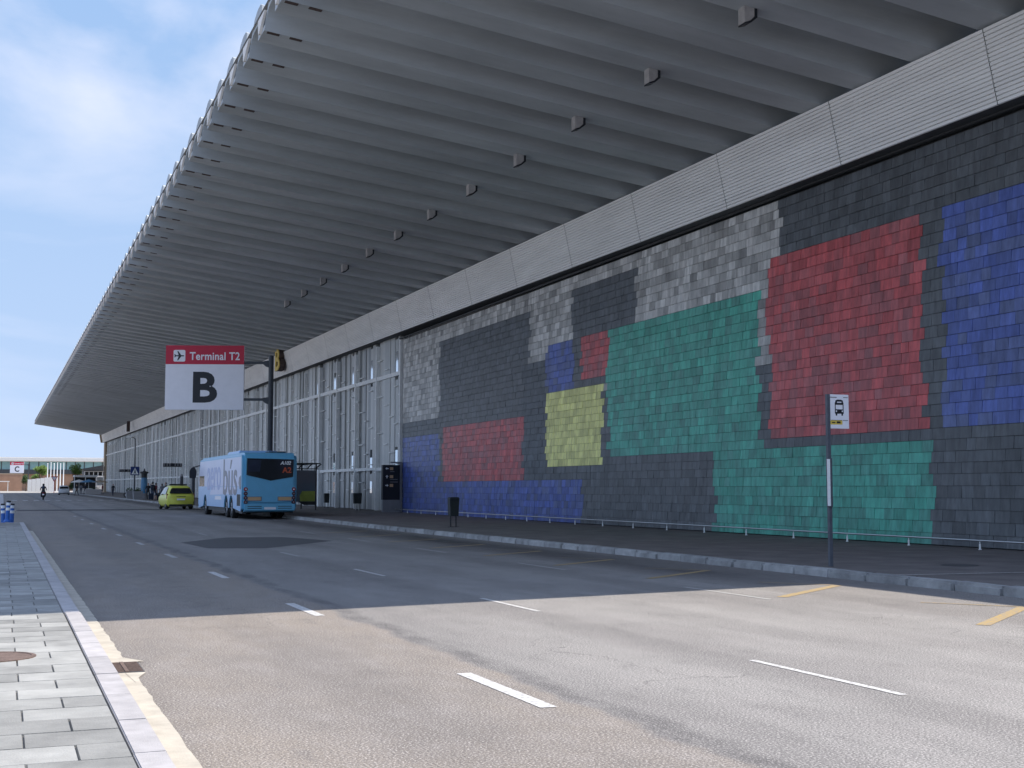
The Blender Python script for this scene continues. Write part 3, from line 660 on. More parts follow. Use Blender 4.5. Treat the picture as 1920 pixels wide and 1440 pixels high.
# pedestrian crossing sign on the lamp post
t = thing('lamp_post', 'slim dark lamp post with curved arm rising behind the crossing sign', 'lamp post', (13.42, 146.2, rise(146) + .13))
m = MB(); m.lathe([(.11, 0), (.09, .2), (.075, 3), (.055, 6.6), (0, 6.62)], n=10); ob('pole', m, 'pole', t)
m = MB(); m.tube((0, 0, 6.5), (-.25, 0, 6.75), .04, n=8); m.tube((-.25, 0, 6.75), (-.5, 0, 6.75), .04, n=8); ob('arm', m, 'pole', t); m = MB(); m.box(-.95, -.45, -.13, .13, 6.68, 6.80); ob('lamp_head', m, 'mullion', t)
t = thing('crossing_sign', 'blue square pedestrian crossing sign with white triangle on the lamp post', 'sign', (13.42, 146.0, rise(146) + 2.5))
ob('plate', bevelled(MB().box(-.47, .47, -.10, -.07, .2, 1.14), .02, 1), 'sign_blue', t)
m = MB(); m.prism([(-.38, .30), (.38, .30), (0, 1.02)], 'y', -.108, -.102); o = ob('triangle', m, 'mullion', t)
m = MB(); m.tube((0, -.112, .80), (0, -.109, .80), .045, n=10); m.prism([(-.05, .74), (.05, .74), (.07, .56), (.14, .36), (.08, .36), (.0, .52), (-.08, .36), (-.14, .36), (-.06, .58)], 'y', -.113, -.109); ob('walking_figure', m, 'black', t)

# advertising column
t = thing('advertising_column', 'round blue advertising column with dark cap among the pedestrians', 'column', (14.42, 146.0, rise(146) + .13))
m = MB(); m.lathe([(.36, 0), (.36, .35), (.30, .42), (.30, .6)], n=20); ob('plinth', m, 'grey', t)
m = MB(); m.lathe([(.30, .6), (.34, .8), (.345, 1.7), (.31, 2.3)], n=20); ob('poster_drum', m, 'ad_blue', t, smooth=False)
m = MB(); m.lathe([(.31, 2.3), (.31, 2.75), (.46, 2.78), (.46, 2.93), (.2, 3.0), (.07, 3.1), (.07, 3.25), (0, 3.33)], n=20); ob('cap', m, 'dark', t)

# hanging direction signs on the facade
def dirsign(label, x0p, x1p, yt, yb_, Y):
    a = at_y(x0p, yt, Y); b = at_y(x1p, yb_, Y); t = thing('direction_sign', label, 'sign', (b.x, Y, b.z))
    ob('panel', MB().box(a.x - b.x, 0, -.08, .08, 0, a.z - b.z), 'black', t)
    m = MB(); w = b.x - a.x
    for k in range(7):
        if k != 3: m.box(-w + w * (k + .25) / 7, -w + w * (k + .7) / 7, -.09, -.082, .10, .42)
    ob('pale_marks', m, 'grey', t)
    for z_ in (.15, .42): m = MB(); m.tube((0, 0, z_), (20.35 - b.x, 0, z_), .05, n=6); ob('bracket_rod', m, 'mullion', t)
dirsign('long black direction sign held off the facade by rods above the taxi', 306, 341, 868.5, 875.5, 158)
dirsign('black direction sign held off the facade behind the crossing sign', 223, 250, 880, 885, 212)
# dark service columns by the kerb
for px_, Yc, hh, lab in ((362, 99, 2.85, 'dark cylindrical service column standing between taxi and bus'), (340, 106, 2.35, 'slim grey service column rising behind the taxi roof')):
    X = at_y(px_, 916, Yc).x; t = thing('service_column', lab, 'column', (X, Yc, rise(Yc) + .13))
    m = MB(); m.lathe([(.13, 0), (.13, hh - .2), (.11, hh - .17)], n=12); ob('shaft', m, 'pole', t)
    m = MB(); m.lathe([(.11, hh - .17), (.08, hh), (0, hh + .03)], n=12); ob('cap', m, 'grey', t)

# flexible blue bollards at the left pavement end
for i, (x, y, tl) in enumerate(((.20, 55.0, .05), (.37, 55.35, .02), (.06, 55.5, -.04))):
    t = thing('flexible_bollard', 'blue flexible bollard with white bands at the left pavement end', 'bollard', (x, y, rise(y) + (.12 if y < 55.1 else 0)), 0, 'blue flexible bollards'); t.rotation_euler = (0, tl, 0)
    m = MB(); m.lathe([(.14, 0), (.14, .04), (.085, .10), (.075, .80), (.05, .83), (0, .84)], n=14); ob('post', m, 'boll_blue', t)
    for z_ in (.46, .66): m = MB(); m.lathe([(.080, z_), (.0815, z_ + .01), (.0815, z_ + .10), (.080, z_ + .11)], n=14); ob('white_band', m, 'mullion', t)
    m = MB(); m.lathe([(.079, .78), (.081, .79), (.081, .845), (0, .85)], n=14); ob('dark_cap', m, 'dark', t)

# ================================================================== VEHICLES
def wheel(parent, x, y, r, w, side):
    m = MB(); pr_ = [(r * .6, -w / 2), (r * .92, -w / 2), (r, -w * .36), (r, w * .36), (r * .92, w / 2), (r * .6, w / 2)]
    vs_ = []; fs_ = []; n = 20; k = len(pr_)
    for i in range(n):
        a = 2 * math.pi * i / n
        for rr_, xx in pr_: vs_.append((xx, rr_ * math.cos(a), rr_ * math.sin(a)))
    for i in range(n):
        j = (i + 1) % n
        for q in range(k - 1): fs_.append((i * k + q, j * k + q, j * k + q + 1, i * k + q + 1))
    m.add(vs_, fs_); wh = ob('wheel', m, 'tyre', parent, (x, y, r))
    m = MB(); m.tube((-w * .3, 0, 0), (w * .38 * 1, 0, 0), r * .6, n=16); m.tube((side * w * .2, 0, 0), (side * w * .46, 0, 0), r * .16, n=10)
    for i in range(5):
        a = 2 * math.pi * i / 5; m.tube((side * w * .41, r * .14 * math.cos(a), r * .14 * math.sin(a)), (side * w * .40, r * .55 * math.cos(a), r * .55 * math.sin(a)), r * .07, n=6)
    ob('rim', m, 'rim', wh); return wh

# --- airport bus: x 0 = left side, local y 0 = rear face
BW, BL_, BH = 2.56, 14.4, 3.12
t = thing('airport_bus', 'light blue three axle airport bus with big lettering parked at the kerb', 'bus', (10.33, 60.0, rise(62)))
AX = [(3.05, .50), (4.55, .50), (11.6, .50)]
out = [(0, .42)]
def arch(yc, r=.60): return [(yc + r * math.cos(R(a)), max(.34, .50 + r * math.sin(R(a)))) for a in range(180, -1, -20)]
pts = [(0.06, .40), (0.25, .34)]
for yc, r in AX: pts += arch(yc)
pts += [(14.2, .34), (14.38, .6), (14.4, 1.2), (14.15, 2.7), (13.85, 3.05), (13.6, 3.12), (0.35, 3.12), (0.12, 3.04), (0.0, 2.8), (-.04, 1.3)]
m = MB(); m.prism(pts, 'x', 0, BW); me = m.mesh('body'); bm3 = bmesh.new(); bm3.from_mesh(me)
es = [e for e in bm3.edges if all(v.co.z > 1.0 or v.co.y < .3 or v.co.y > 14.1 for v in e.verts) and abs(e.verts[0].co.x - e.verts[1].co.x) < .01 and (e.verts[0].co.x < .01 or e.verts[0].co.x > BW - .01)]
bmesh.ops.bevel(bm3, geom=es, offset=.13, segments=4, affect='EDGES'); bm3.to_mesh(me); bm3.free()
for p in me.polygons: p.use_smooth = False
ob('body', me, 'bus_blue', t)
ob('chassis', MB().box(.10, BW - .10, .4, 14.0, .30, 1.15), 'black', t)
# side wrap
def side_poly(name, pts, mat, x=-.006, th=.004, par=None):
    m = MB(); m.prism(pts, 'x', x - th, x); return ob(name, m, mat, par or t)
low = [(.30, .42)]
for yc, r in AX: low += arch(yc, .615)
low = [(.32, .36)] + low[1:] + [(14.05, .36), (14.05, 1.52), (.32, 1.52)]
side_poly('lower_side_panel', low, 'bus_light')
sw = side_poly('side_wrap', [(.30, 1.535), (14.05, 1.535), (14.0, 2.2), (13.7, 2.92), (.30, 2.92)], 'bus_pale')
side_poly('side_wrap_lower', [(2.0, 1.18), (9.8, 1.10), (9.5, 1.515), (1.0, 1.515)], 'bus_pale', -.011)
side_poly('driver_window', [(12.0, 1.56), (13.9, 1.56), (13.85, 2.12), (12.0, 2.12)], 'brown', -.011)
side_poly('rear_quarter_dark', [(.32, 1.40), (.62, 1.40), (.95, 1.70), (.80, 1.95), (.32, 2.05)], 'bus_grey', -.011)
side_poly('engine_grille', [(.45, .62), (1.35, .62), (1.35, 1.16), (.45, 1.16)], 'bin', -.011)
side_poly('side_hatch', [(5.9, .86), (8.2, .86), (8.0, 1.05), (6.1, 1.05)], 'white', -.012)
side_poly('roof_cove', [(.4, 2.95), (13.6, 2.95), (13.5, 3.02), (.4, 3.02)], 'bus_light', .02)
ob('lettering_aero', TX['AERO'], 'bus_lav', t, (-.016, 8.6, 1.95), FACE_WEST)
ob('lettering_bus', TX['BUS'], 'bus_grey', t, (-.016, 3.4, 2.0), FACE_WEST)
for yc, r in AX:
    wheel(t, .17, yc, .49, .30, -1); wheel(t, BW - .17, yc, .49, .30, 1)
# rear face
def rear(name, pts, mat, y=-.05, th=.014, par=None, sm=0):
    m = MB(); m.prism(pts, 'y', y - th, y); return ob(name, m, mat, par or t)
rw_ = rear('rear_window', [(.20, 2.84), (BW - .17, 2.80), (BW - .20, 1.98), (BW / 2 + .02, 1.80), (.18, 2.06)], 'darkglass', -.036)
rear('window_blind', [(.26, 2.78), (.86, 2.76), (.80, 2.22), (.25, 2.22)], 'cl_navy', -.051, .003)
ob('fleet_number', TX['NUM'], 'mullion', t, (BW - .56, -.058, 2.63), FACE_NEAR)
ob('route_display', TX['A2'], 'orange_led', t, (BW - .50, -.058, 2.30), FACE_NEAR)
rear('engine_cover', [(.18, 2.00), (BW / 2 + .02, 1.74), (BW - .20, 1.92), (BW - .20, .86), (1.6, .80), (.95, .80), (.18, .86)], 'bus_blue', -.042, .012)
for xs in (.16, BW - .16):
    for k in range(4):
        m = MB(); m.tube((xs, -.075, 1.40 - .20 * k), (xs, -.02, 1.40 - .20 * k), .085, .10, n=16); lm = ob('tail_lamp', m, 'lamp_red' if k in (0,) else 'lamp_dark', t)
        m = MB(); m.tube((xs, -.080, 1.40 - .20 * k), (xs, -.0755, 1.40 - .20 * k), .035, n=10); ob('reflector', m, 'white' if k == 0 else 'grey', lm)
for xs in (.22, BW - .92):
    o = rear('plate_frame', [(xs, .86), (xs + .68, .86), (xs + .68, 1.06), (xs, 1.06)], 'bus_grey', -.056)
    rear('plate', [(xs + .04, .885), (xs + .64, .885), (xs + .64, 1.035), (xs + .04, 1.035)], 'plate', -.0715, .006)
rear('bumper', [(.12, .42), (BW - .12, .42), (BW - .10, .72), (.10, .72)], 'bus_blue', -.045, .04)
for k in range(2): rear('bumper_slot', [(.25, .50 + .09 * k), (.9, .50 + .09 * k), (.9, .53 + .09 * k), (.25, .53 + .09 * k)], 'dark', -.086, .004); rear('bumper_slot', [(BW - .9, .50 + .09 * k), (BW - .25, .50 + .09 * k), (BW - .25, .53 + .09 * k), (BW - .9, .53 + .09 * k)], 'dark', -.086, .004)
rear('number_plate', [(1.02, .46), (1.56, .46), (1.56, .57), (1.02, .57)], 'white', -.0865, .006)
ob('roof_unit', bevelled(MB().box(.35, BW - .35, 3.0, 6.5, 3.1, 3.28), .04, 2), 'bus_light', t); ob('roof_hatch', MB().box(1.35, 2.15, .7, 1.6, 3.1, 3.19), 'black', t)
m = MB(); m.tube((-.02, 13.9, 2.72), (-.32, 14.25, 2.62), .035, n=8); ob('mirror_arm', m, 'dark', t)
m = MB(); m.prism([(-.52, 2.02), (-.16, 2.02), (-.13, 2.42), (-.24, 2.62), (-.42, 2.62), (-.53, 2.42)], 'y', 14.2, 14.36); ob('mirror', bevelled(m, .03, 2), 'black', t)

# --- car loft
def car(name, label, loc, rz, paint, st, wheels, grp=None, taxi=False):
    t = thing(name, label, 'taxi' if taxi else 'car', loc, rz, grp); m = MB(); vs_ = []; k = 12
    for (y, zb, zm, zr, wl, wb, wr) in st:
        half = [(wl * .92, zb), (wl, zb + .16), (wb, (zb + zm) / 2 + .08), (wb * .985, zm), (wr, zr - .05), (wr * .82, zr)]
        vs_ += [(x, y, z) for x, z in half] + [(-x, y, z) for x, z in reversed(half)]
    fs_ = []
    for i in range(len(st) - 1):
        for j in range(k): fs_.append((i * k + j, i * k + (j + 1) % k, (i + 1) * k + (j + 1) % k, (i + 1) * k + j))
    fs_ += [tuple(range(k)), tuple((len(st) - 1) * k + j for j in reversed(range(k)))]
    m.add(vs_, fs_); me = m.mesh('body', True)
    bmx = bmesh.new(); bmx.from_mesh(me); bmesh.ops.bevel(bmx, geom=[e for e in bmx.edges if len(e.link_faces) == 2 and e.calc_face_angle(0) > R(38)], offset=.035, segments=2, affect='EDGES'); bmx.to_mesh(me); bmx.free()
    for p in me.polygons: p.use_smooth = True
    ob('body', me, paint, t)
    w0 = st[2][4]
    for y in wheels:
        for s in (-1, 1):
            wheel(t, s * (w0 - .09), y, .315, .20, s); m = MB(); n_ = 14; P = [(y + .37 * math.cos(math.pi * i / n_), .315 + .37 * math.sin(math.pi * i / n_)) for i in range(n_ + 1)]
            P = [(P[0][0], .14)] + P + [(P[-1][0], .14)]; m.prism(P, 'x', s * (w0 - .25), s * (w0 + .004)); ob('wheel_arch', m, 'black', t)
    return t
ST = [(-2.30, .32, .80, .90, .74, .78, .70), (-2.22, .24, .90, 1.08, .84, .86, .72), (-1.95, .22, .96, 1.46, .86, .885, .62), (-1.30, .20, .95, 1.565, .875, .885, .64), (-.3, .20, .93, 1.575, .875, .885, .645), (.55, .20, .92, 1.44, .875, .885, .62), (1.25, .20, .90, 1.04, .875, .88, .66), (1.85, .22, .82, .90, .85, .86, .66), (2.20, .26, .66, .74, .76, .78, .58), (2.30, .34, .56, .62, .62, .64, .5)]
def dress_car(t, tl='lamp_red', z=0):
    m = MB(); m.prism([(-.52, 1.41), (.52, 1.41), (.60, 1.37), (.72, 1.10), (.66, 1.05), (-.66, 1.05), (-.72, 1.10), (-.60, 1.37)], 'y', -.03, .03); g = ob('rear_window', m, 'darkglass', t, (0, -2.27, 0))
    for v in g.data.vertices: v.co.y += (v.co.z - 1.05) * .74
    for s in (-1, 1):
        m = MB(); m.add([(s * .872, -1.55, 1.00), (s * .872, -.42, .98), (s * .872, -.40, .985), (s * .872, .95, .95), (s * .69, .42, 1.40), (s * .69, -.42, 1.50), (s * .69, -.46, 1.50), (s * .69, -1.42, 1.46)], [(0, 1, 6, 7), (2, 3, 4, 5)])
        for i in range(len(m.v)): x, y, z_ = m.v[i]; m.v[i] = (x + s * .012, y, z_)
        ob('side_window', m, 'darkglass', t)
        m = MB(); m.box(s * .80, s * .895, -2.12, -1.98, .72, 1.04); ob('tail_lamp', bevelled(m, .02, 1), tl, t)
        m = MB(); m.box(s * .90, s * 1.06, .62, .74, .96, 1.10); ob('mirror', bevelled(m, .02, 1), 'dark', t)
    m = MB(); m.add([(-.60, 1.30, 1.05), (.60, 1.30, 1.05), (.56, .62, 1.43), (-.56, .62, 1.43)], [(0, 1, 2, 3)])
    for i in range(4): x, y, z_ = m.v[i]; m.v[i] = (x, y + .02, z_ + .015)
    ob('windscreen', m, 'darkglass', t)
    ob('number_plate', MB().box(-.26, .26, -2.335, -2.318, .62, .73), 'white', t); ob('bumper_trim', bevelled(MB().box(-.74, .74, -2.33, -2.2, .24, .36), .02, 1), 'dark', t)
    ob('tailgate_trim', MB().box(-.30, .30, -2.318, -2.25, .845, .875), 'dark', t)
tx = car('taxi', 'yellow green taxi with roof rack parked ahead of the blue bus', (10.75, 88.0, rise(87)), R(1.5), 'taxi', ST, (-1.42, 1.36), taxi=True)
dress_car(tx); ob('roof_sign', bevelled(MB().box(-.56, .56, -1.1, -.78, 1.585, 1.68), .02, 1), 'black', tx)
fc = car('parked_car', 'small white hatchback stopped by the give way sign', (at_y(120, 926, 228).x, 228, rise(228)), R(-3), 'car_white', ST, (-1.42, 1.36)); dress_car(fc)

# ================================================================== PEOPLE
def body(name, label, loc, rz, bones, mats, group=None):
    """one continuous skin: tapered limbs fused by a voxel remesh, faces coloured by the nearest limb"""
    m = MB()
    for p0, p1, r0, r1, k in bones:
        p0 = Vector(p0); p1 = Vector(p1); d = (p1 - p0); n_ = d.normalized() if d.length else Vector((0, 0, 1))
        st = [(-.9, .35), (-.6, .78), (0, 1)]
        segs = [(p0 + n_ * r0 * a, r0 * b) for a, b in st] + [(p1 + n_ * r1 * -a, r1 * b) for a, b in reversed(st)]
        for (a, ra), (b, rb) in zip(segs, segs[1:]): m.tube(a, b, ra, rb, n=10)
    me = m.mesh('tmp'); o = link('tmp', me); md = o.modifiers.new('r', 'REMESH'); md.mode = 'VOXEL'; md.voxel_size = .022
    sm_ = o.modifiers.new('s', 'SMOOTH'); sm_.iterations = 2; sm_.factor = .4
    me2 = bpy.data.meshes.new_from_object(o.evaluated_get(bpy.context.evaluated_depsgraph_get())); bpy.data.objects.remove(o)
    keys = [];
    for b in bones:
        if b[4] not in keys: keys.append(b[4])
    me2.materials.clear()
    for k in keys: me2.materials.append(MT[k])
    for p in me2.polygons:
        c = p.center; best = None
        for p0, p1, r0, r1, k in bones:
            a = Vector(p0); d = Vector(p1) - a; tt = max(0, min(1, (c - a).dot(d) / max(1e-6, d.length_squared))); q = (c - a - d * tt).length - (r0 + (r1 - r0) * tt)
            if best is None or q < best[0]: best = (q, k)
        p.material_index = keys.index(best[1]); p.use_smooth = True
    o = link(name, me2, None, loc, (0, 0, rz)); return tag(o, label, 'person', group)
def walker(top, legs, h=1.74, stride=.22, armL=(-.28, .05, .82), armR=(.28, -.08, .84), bare=True, lean=0, pack=None, hat=None):
    s = h / 1.74; sk = 'skin'; B = []
    hip = .92; sh = 1.42
    for sx_, dy in ((-1, stride), (1, -stride)):
        kn = (sx_ * .10, dy * .62 + .05, .49); an = (sx_ * .10, dy * 1.0 - .02, .09)
        B += [((sx_ * .095, 0, hip), kn, .088, .062, legs), (kn, an, .06, .042, legs if not bare else sk), ((an[0], an[1] - .03, .045), (an[0], an[1] + .16, .04), .045, .034, 'cl_black')]
    B += [((0, 0, hip + .02), (0, lean * .5, 1.15), .145, .13, legs), ((0, lean * .4, 1.08), (0, lean, 1.33), .14, .155, top), ((-.13, lean, sh - .03), (.13, lean, sh - .03), .085, .085, top)]
    for sx_, hd in ((-1, armL), (1, armR)):
        hd = Vector(hd); shp = Vector((sx_ * .19, lean, sh - .03)); el = (shp + hd) / 2 + Vector((sx_ * .05, -.05, -.02))
        B += [(shp, el, .056, .044, top), (el, hd, .042, .030, sk), (hd, hd + (hd - el).normalized() * .09, .034, .022, sk)]
    B += [((0, lean, 1.44), (0, lean + .02, 1.53), .055, .052, sk), ((0, lean + .035, 1.585), (0, lean + .03, 1.64), .078, .088, sk), ((0, lean + .10, 1.59), (0, lean + .125, 1.60), .02, .014, sk), ((0, lean - .015, 1.62), (0, lean + .0, 1.665), .085, .085, 'hair')]
    if hat: B += [((0, lean + .02, 1.70), (0, lean + .16, 1.68), .09, .05, hat)]
    if pack: B += [((0, lean - .20, 1.06), (0, lean - .20, 1.36), .13, .12, pack)]
    return [(tuple(Vector(a) * s), tuple(Vector(b) * s), r0 * s, r1 * s, k) for a, b, r0, r1, k in B]
GP = 'pedestrians by the terminal doors'
def px_walk(px_, Y): return (at_y(px_, 916, Y).x, Y, rise(Y) + .13)
body('person', 'person in black with a dark backpack and cap raising one hand', px_walk(286, 133), R(-25), walker('cl_black', 'cl_denim', 1.80, .2, armL=(-.16, .22, 1.60), pack='cl_navy', hat='cl_black', lean=.04), None, GP)
body('person', 'person in dark jacket and trousers standing close to the advertising column', px_walk(278, 136), R(160), walker('cl_black', 'cl_black', 1.70, .06, bare=False), None, GP)
body('person', 'person in grey top walking between the backpacker and the taxi', px_walk(304, 131), R(20), walker('cl_grey', 'cl_navy', 1.64, .24, bare=False), None, GP)
body('person', 'person in dark red top partly hidden behind the taxi', px_walk(292, 129.5), R(-60), walker('cl_red', 'cl_navy', 1.72, .2, pack='cl_black'), None, GP)
body('person', 'person in black shirt and jeans waiting just left of the taxi roof', px_walk(311, 127), R(90), walker('cl_black', 'cl_denim', 1.76, .1, bare=False), None, GP)
body('person', 'person in black crossing by the green bush at the far pavement', (at_y(144, 916, 215).x, 215, rise(215)), R(80), walker('cl_black', 'cl_black', 1.75, .25, bare=False), None, GP)
# suitcases
for (px_, Y, hh, lab) in ((283.5, 132.4, .68, 'dark wheeled suitcase beside the person with the backpack'), (298, 130.2, .74, 'dark upright suitcase between the walking pedestrians')):
    p_ = px_walk(px_, Y); t = thing('suitcase', lab, 'suitcase', p_); ob('shell', bevelled(MB().box(-.22, .22, -.14, .14, .05, hh), .05, 2), 'cl_navy', t)
    m = MB(); m.tube((-.12, .1, hh - .02), (-.12, .1, hh + .3), .012, n=6); m.tube((.12, .1, hh - .02), (.12, .1, hh + .3), .012, n=6); m.tube((-.13, .1, hh + .3), (.13, .1, hh + .3), .015, n=6); ob('handle', m, 'dark', t)
    for s in (-.17, .17): m = MB(); m.tube((s - .02, .0, .03), (s + .02, .0, .03), .03, n=10); ob('wheel', m, 'tyre', t)

# motorcycle and rider
def motorcycle(label, loc, rz, paint, grp=None):
    t = thing('motorcycle', label, 'motorcycle', loc, rz, grp)
    for y in (-.66, .68):
        m = MB(); vs_ = []; fs_ = []; n1_, n2_ = 20, 8
        for i in range(n1_):
            a = 2 * math.pi * i / n1_
            for j in range(n2_): b = 2 * math.pi * j / n2_; r = .26 + .065 * math.cos(b); vs_.append((.08 * math.sin(b), r * math.cos(a), r * math.sin(a)))
        for i in range(n1_):
            for j in range(n2_): fs_.append((i * n2_ + j, ((i + 1) % n1_) * n2_ + j, ((i + 1) % n1_) * n2_ + (j + 1) % n2_, i * n2_ + (j + 1) % n2_))
        m.add(vs_, fs_); w = ob('wheel', m, 'tyre', t, (0, y, .325), smooth=True); m = MB(); m.tube((-.03, 0, 0), (.03, 0, 0), .17, n=12); ob('rim', m, 'rim', w)
    m = MB(); m.prism([(-.62, .55), (-.80, .84), (-.70, .92), (-.1, .78), (.12, .60), (.45, .62), (.62, 1.02), (.74, .98), (.60, .50), (.40, .30), (-.35, .28)], 'x', -.16, .16); ob('fairing', bevelled(m, .05, 2), paint, t)
    m = MB(); m.prism([(-.72, .90), (-.60, .98), (-.15, .86), (.08, .82), (.05, .76), (-.12, .78)], 'x', -.14, .14); ob('seat', bevelled(m, .03, 2), 'dark', t)
    m = MB(); m.tube((-.38, .52, 1.08), (0, .58, 1.04), .02, n=8); m.tube((.38, .52, 1.08), (0, .58, 1.04), .02, n=8); ob('handlebar', m, 'dark', t)
    m = MB(); m.box(-.10, .10, -.90, -.87, .52, .66); ob('number_plate', m, 'white', t); m = MB(); m.box(-.13, .13, -.84, -.79, .72, .80); ob('tail_lamp', m, 'lamp_red', t)
    m = MB(); m.tube((.17, .2, .30), (.22, -.75, .36), .05, n=10); ob('exhaust', m, 'rim', t)
    m = MB(); m.tube((-.08, .56, .95), (-.08, .68, .34), .025, n=8); m.tube((.08, .56, .95), (.08, .68, .34), .025, n=8); ob('fork', m, 'steel', t)
    return t
mY = 150.0; mX = at_y(81.5, 916, mY).x; mz = rise(mY)
motorcycle('black motorcycle being ridden away along the road', (mX, mY, mz), R(-2), 'cl_black')
B = []
for s in (-1, 1):
    B += [((s * .10, -.22, .92), (s * .21, .22, .80), .10, .075, 'cl_black'), ((s * .21, .22, .80), (s * .20, .02, .38), .07, .05, 'cl_black'), ((s * .20, -.02, .34), (s * .20, .18, .34), .05, .04, 'cl_black'),
          ((s * .20, .0, 1.40), (s * .29, .20, 1.18), .068, .052, 'cl_navy'), ((s * .29, .20, 1.18), (s * .33, .46, 1.10), .05, .036, 'cl_navy'), ((s * .33, .46, 1.10), (s * .33, .54, 1.09), .045, .035, 'cl_black')]
B += [((0, -.25, .95), (0, -.18, 1.15), .17, .16, 'cl_black'), ((0, -.16, 1.15), (0, -.02, 1.38), .165, .17, 'cl_navy'), ((-.14, 0, 1.40), (.14, 0, 1.40), .09, .09, 'cl_navy'), ((0, 0, 1.42), (0, .03, 1.54), .06, .06, 'skin'), ((0, .04, 1.58), (0, .05, 1.66), .125, .13, 'cl_black')]
body('person', 'person in dark jacket and black helmet riding the motorcycle', (mX, mY, mz), R(-2), B, None)
for k, (px_, Y, c) in enumerate(((238, 158, 'cl_black'), (246, 160, 'grey'))):
    motorcycle(['black scooter parked on the pavement by the planters', 'grey scooter parked on the pavement by the lamp post'][k], (at_y(px_, 916, Y).x + .6, Y, rise(Y) + .13), R(70 + 12 * k), c)

# ================================================================== FAR BACKGROUND
def leaves(m, c, rx, ry, rz_, n, size, rng):
    for _ in range(n):
        while True:
            p = Vector((rng.uniform(-1, 1), rng.uniform(-1, 1), rng.uniform(-1, 1)))
            if .2 < p.length < 1: break
        p = p * (1 + .22 * math.sin(5 * p.x + 3 * p.z) * math.cos(4 * p.y))
        q = Vector((c[0] + p.x * rx, c[1] + p.y * ry, c[2] + p.z * rz_)); a = Vector((rng.uniform(-1, 1), rng.uniform(-1, 1), rng.uniform(-.6, .6))).normalized(); b = a.orthogonal().normalized(); s_ = size * rng.uniform(.6, 1.4)
        m.add([q - a * s_, q + b * s_ * .6, q + a * s_, q - b * s_ * .6], [(0, 1, 2, 3)])
def tree(label, pxl, pxr, pyt, pyb, Y, mat, seed, name='tree', gz=None):
    rng = random.Random(seed); a = at_y(pxl, pyt, Y); b = at_y(pxr, pyb, Y); g0 = rise(Y) if gz is None else gz
    cx = (a.x + b.x) / 2; rx = (b.x - a.x) / 2; cz = (a.z + b.z) / 2; rz_ = (a.z - b.z) / 2
    t = thing(name, label, 'tree' if name == 'tree' else 'bush', (cx, Y, g0), 0, 'trees and bushes by the far road')
    H = cz - g0; m = MB(); m.tube((0, 0, 0), (.1, 0, H * .6), rx * .09 + .06, rx * .06 + .04, n=8)
    for k in range(6):
        an = k * 1.05; m.tube((.08, 0, H * (.45 + .03 * k)), (rx * .6 * math.cos(an), rx * .6 * math.sin(an), H + rz_ * .3 * math.sin(k * 2)), rx * .04 + .03, .02, n=6)
    ob('trunk', m, 'bark', t); m = MB()
    for k in range(9):
        u = Vector((rng.uniform(-.6, .6), rng.uniform(-.6, .6), rng.uniform(-.55, .6))); leaves(m, (u.x * rx, u.y * rx, H + u.z * rz_), rx * .5, rx * .5, rz_ * .45, 260, max(.1, rx * .085), rng)
    ob('crown', m, mat, t)
tree('light green broad tree behind the flag poles', 62, 90, 872, 893, 400, 'leaf', 1)
tree('bright green round tree beside the café kiosk', 127, 153, 866, 893, 290, 'leaf', 2)
tree('dark green bush below the round tree', 128, 152, 897, 922, 268, 'leaf_dark', 3, 'bush')
tree('dull green shrub at the end of the brown wall', 40, 58, 889, 908, 440, 'leaf_dark', 4, 'bush')
tree('pale green shrub left of the flag poles', 58, 76, 888, 899, 420, 'leaf', 6, 'bush')

# glazed bridge block
Yb = 520; a = at_y(0, 857, Yb); t = thing('bridge_building', 'long white roofed glazed building spanning the end of the road', 'building', (0, Yb, rise(Yb)))
def zz(py): return at_y(0, py, Yb).z - rise(Yb)
ob('roof_band', bevelled(MB().box(-90, 110, -2.5, 20, zz(865), zz(857)), .25, 2), 'white_wall', t)
ob('glass_band', MB().box(-90, 110, 0, 18, zz(880), zz(865) - .01), 'teal', t)
ob('dark_band', MB().box(-90, 110, -.3, 18, zz(888.5), zz(880) - .01), 'darkwall', t)
ob('lower_wall', MB().box(-90, 110, .4, 17, 0, zz(888.5) - .01), 'brick', t)
for i in range(46): x = -70 + 3.3 * i; ob('frame_post', MB().box(x - .16, x + .16, -.12, .0, zz(880), zz(865)), 'darkwall', t)
# brown wall
a = at_y(-60, 889, 470); b = at_y(41, 915, 470); t = thing('boundary_wall', 'plain brown wall at the left end of the road', 'wall', (b.x, 470, rise(470)))
ob('wall_face', MB().box(a.x - b.x, 0, 0, .6, 0, a.z - rise(470)), 'brick', t); ob('coping', MB().box(a.x - b.x - .1, .1, -.08, .68, a.z - rise(470) + .002, a.z - rise(470) + .3), 'tan', t)
# white hoarding of panels
t = thing('hoarding', 'white site hoarding of tall panels behind the motorcyclist', 'hoarding', (at_y(52, 916, 335).x, 335, rise(335)))
for i in range(6):
    a = at_y(52 + 8 * i, 899 - .9 * i, 335 - 2 * i); b = at_y(52 + 8 * (i + 1) - .4, 899, 335 - 2 * i); ob('panel', MB().box(a.x - t.location.x, b.x - t.location.x, -2 * i, -2 * i + .15, 0, a.z - rise(335)), 'white_wall', t)
# flag poles
for i in range(6):
    X = at_y(89 + 6.3 * i, 890, 385).x; t = thing('flag_pole', 'tall white flag pole in the row above the hoarding', 'flag pole', (X, 385 + i, rise(385)), 0, 'white flag poles'); zt = at_y(90, 870 - 1.4 * (i % 2), 385).z - rise(385)
    m = MB(); m.tube((0, 0, 0), (0, 0, zt), .16, .10, n=8); ob('shaft', m, 'mullion', t); m = MB(); m.lathe([(.0, zt), (.17, zt + .1), (.0, zt + .3)], n=8); ob('finial', m, 'mullion', t)
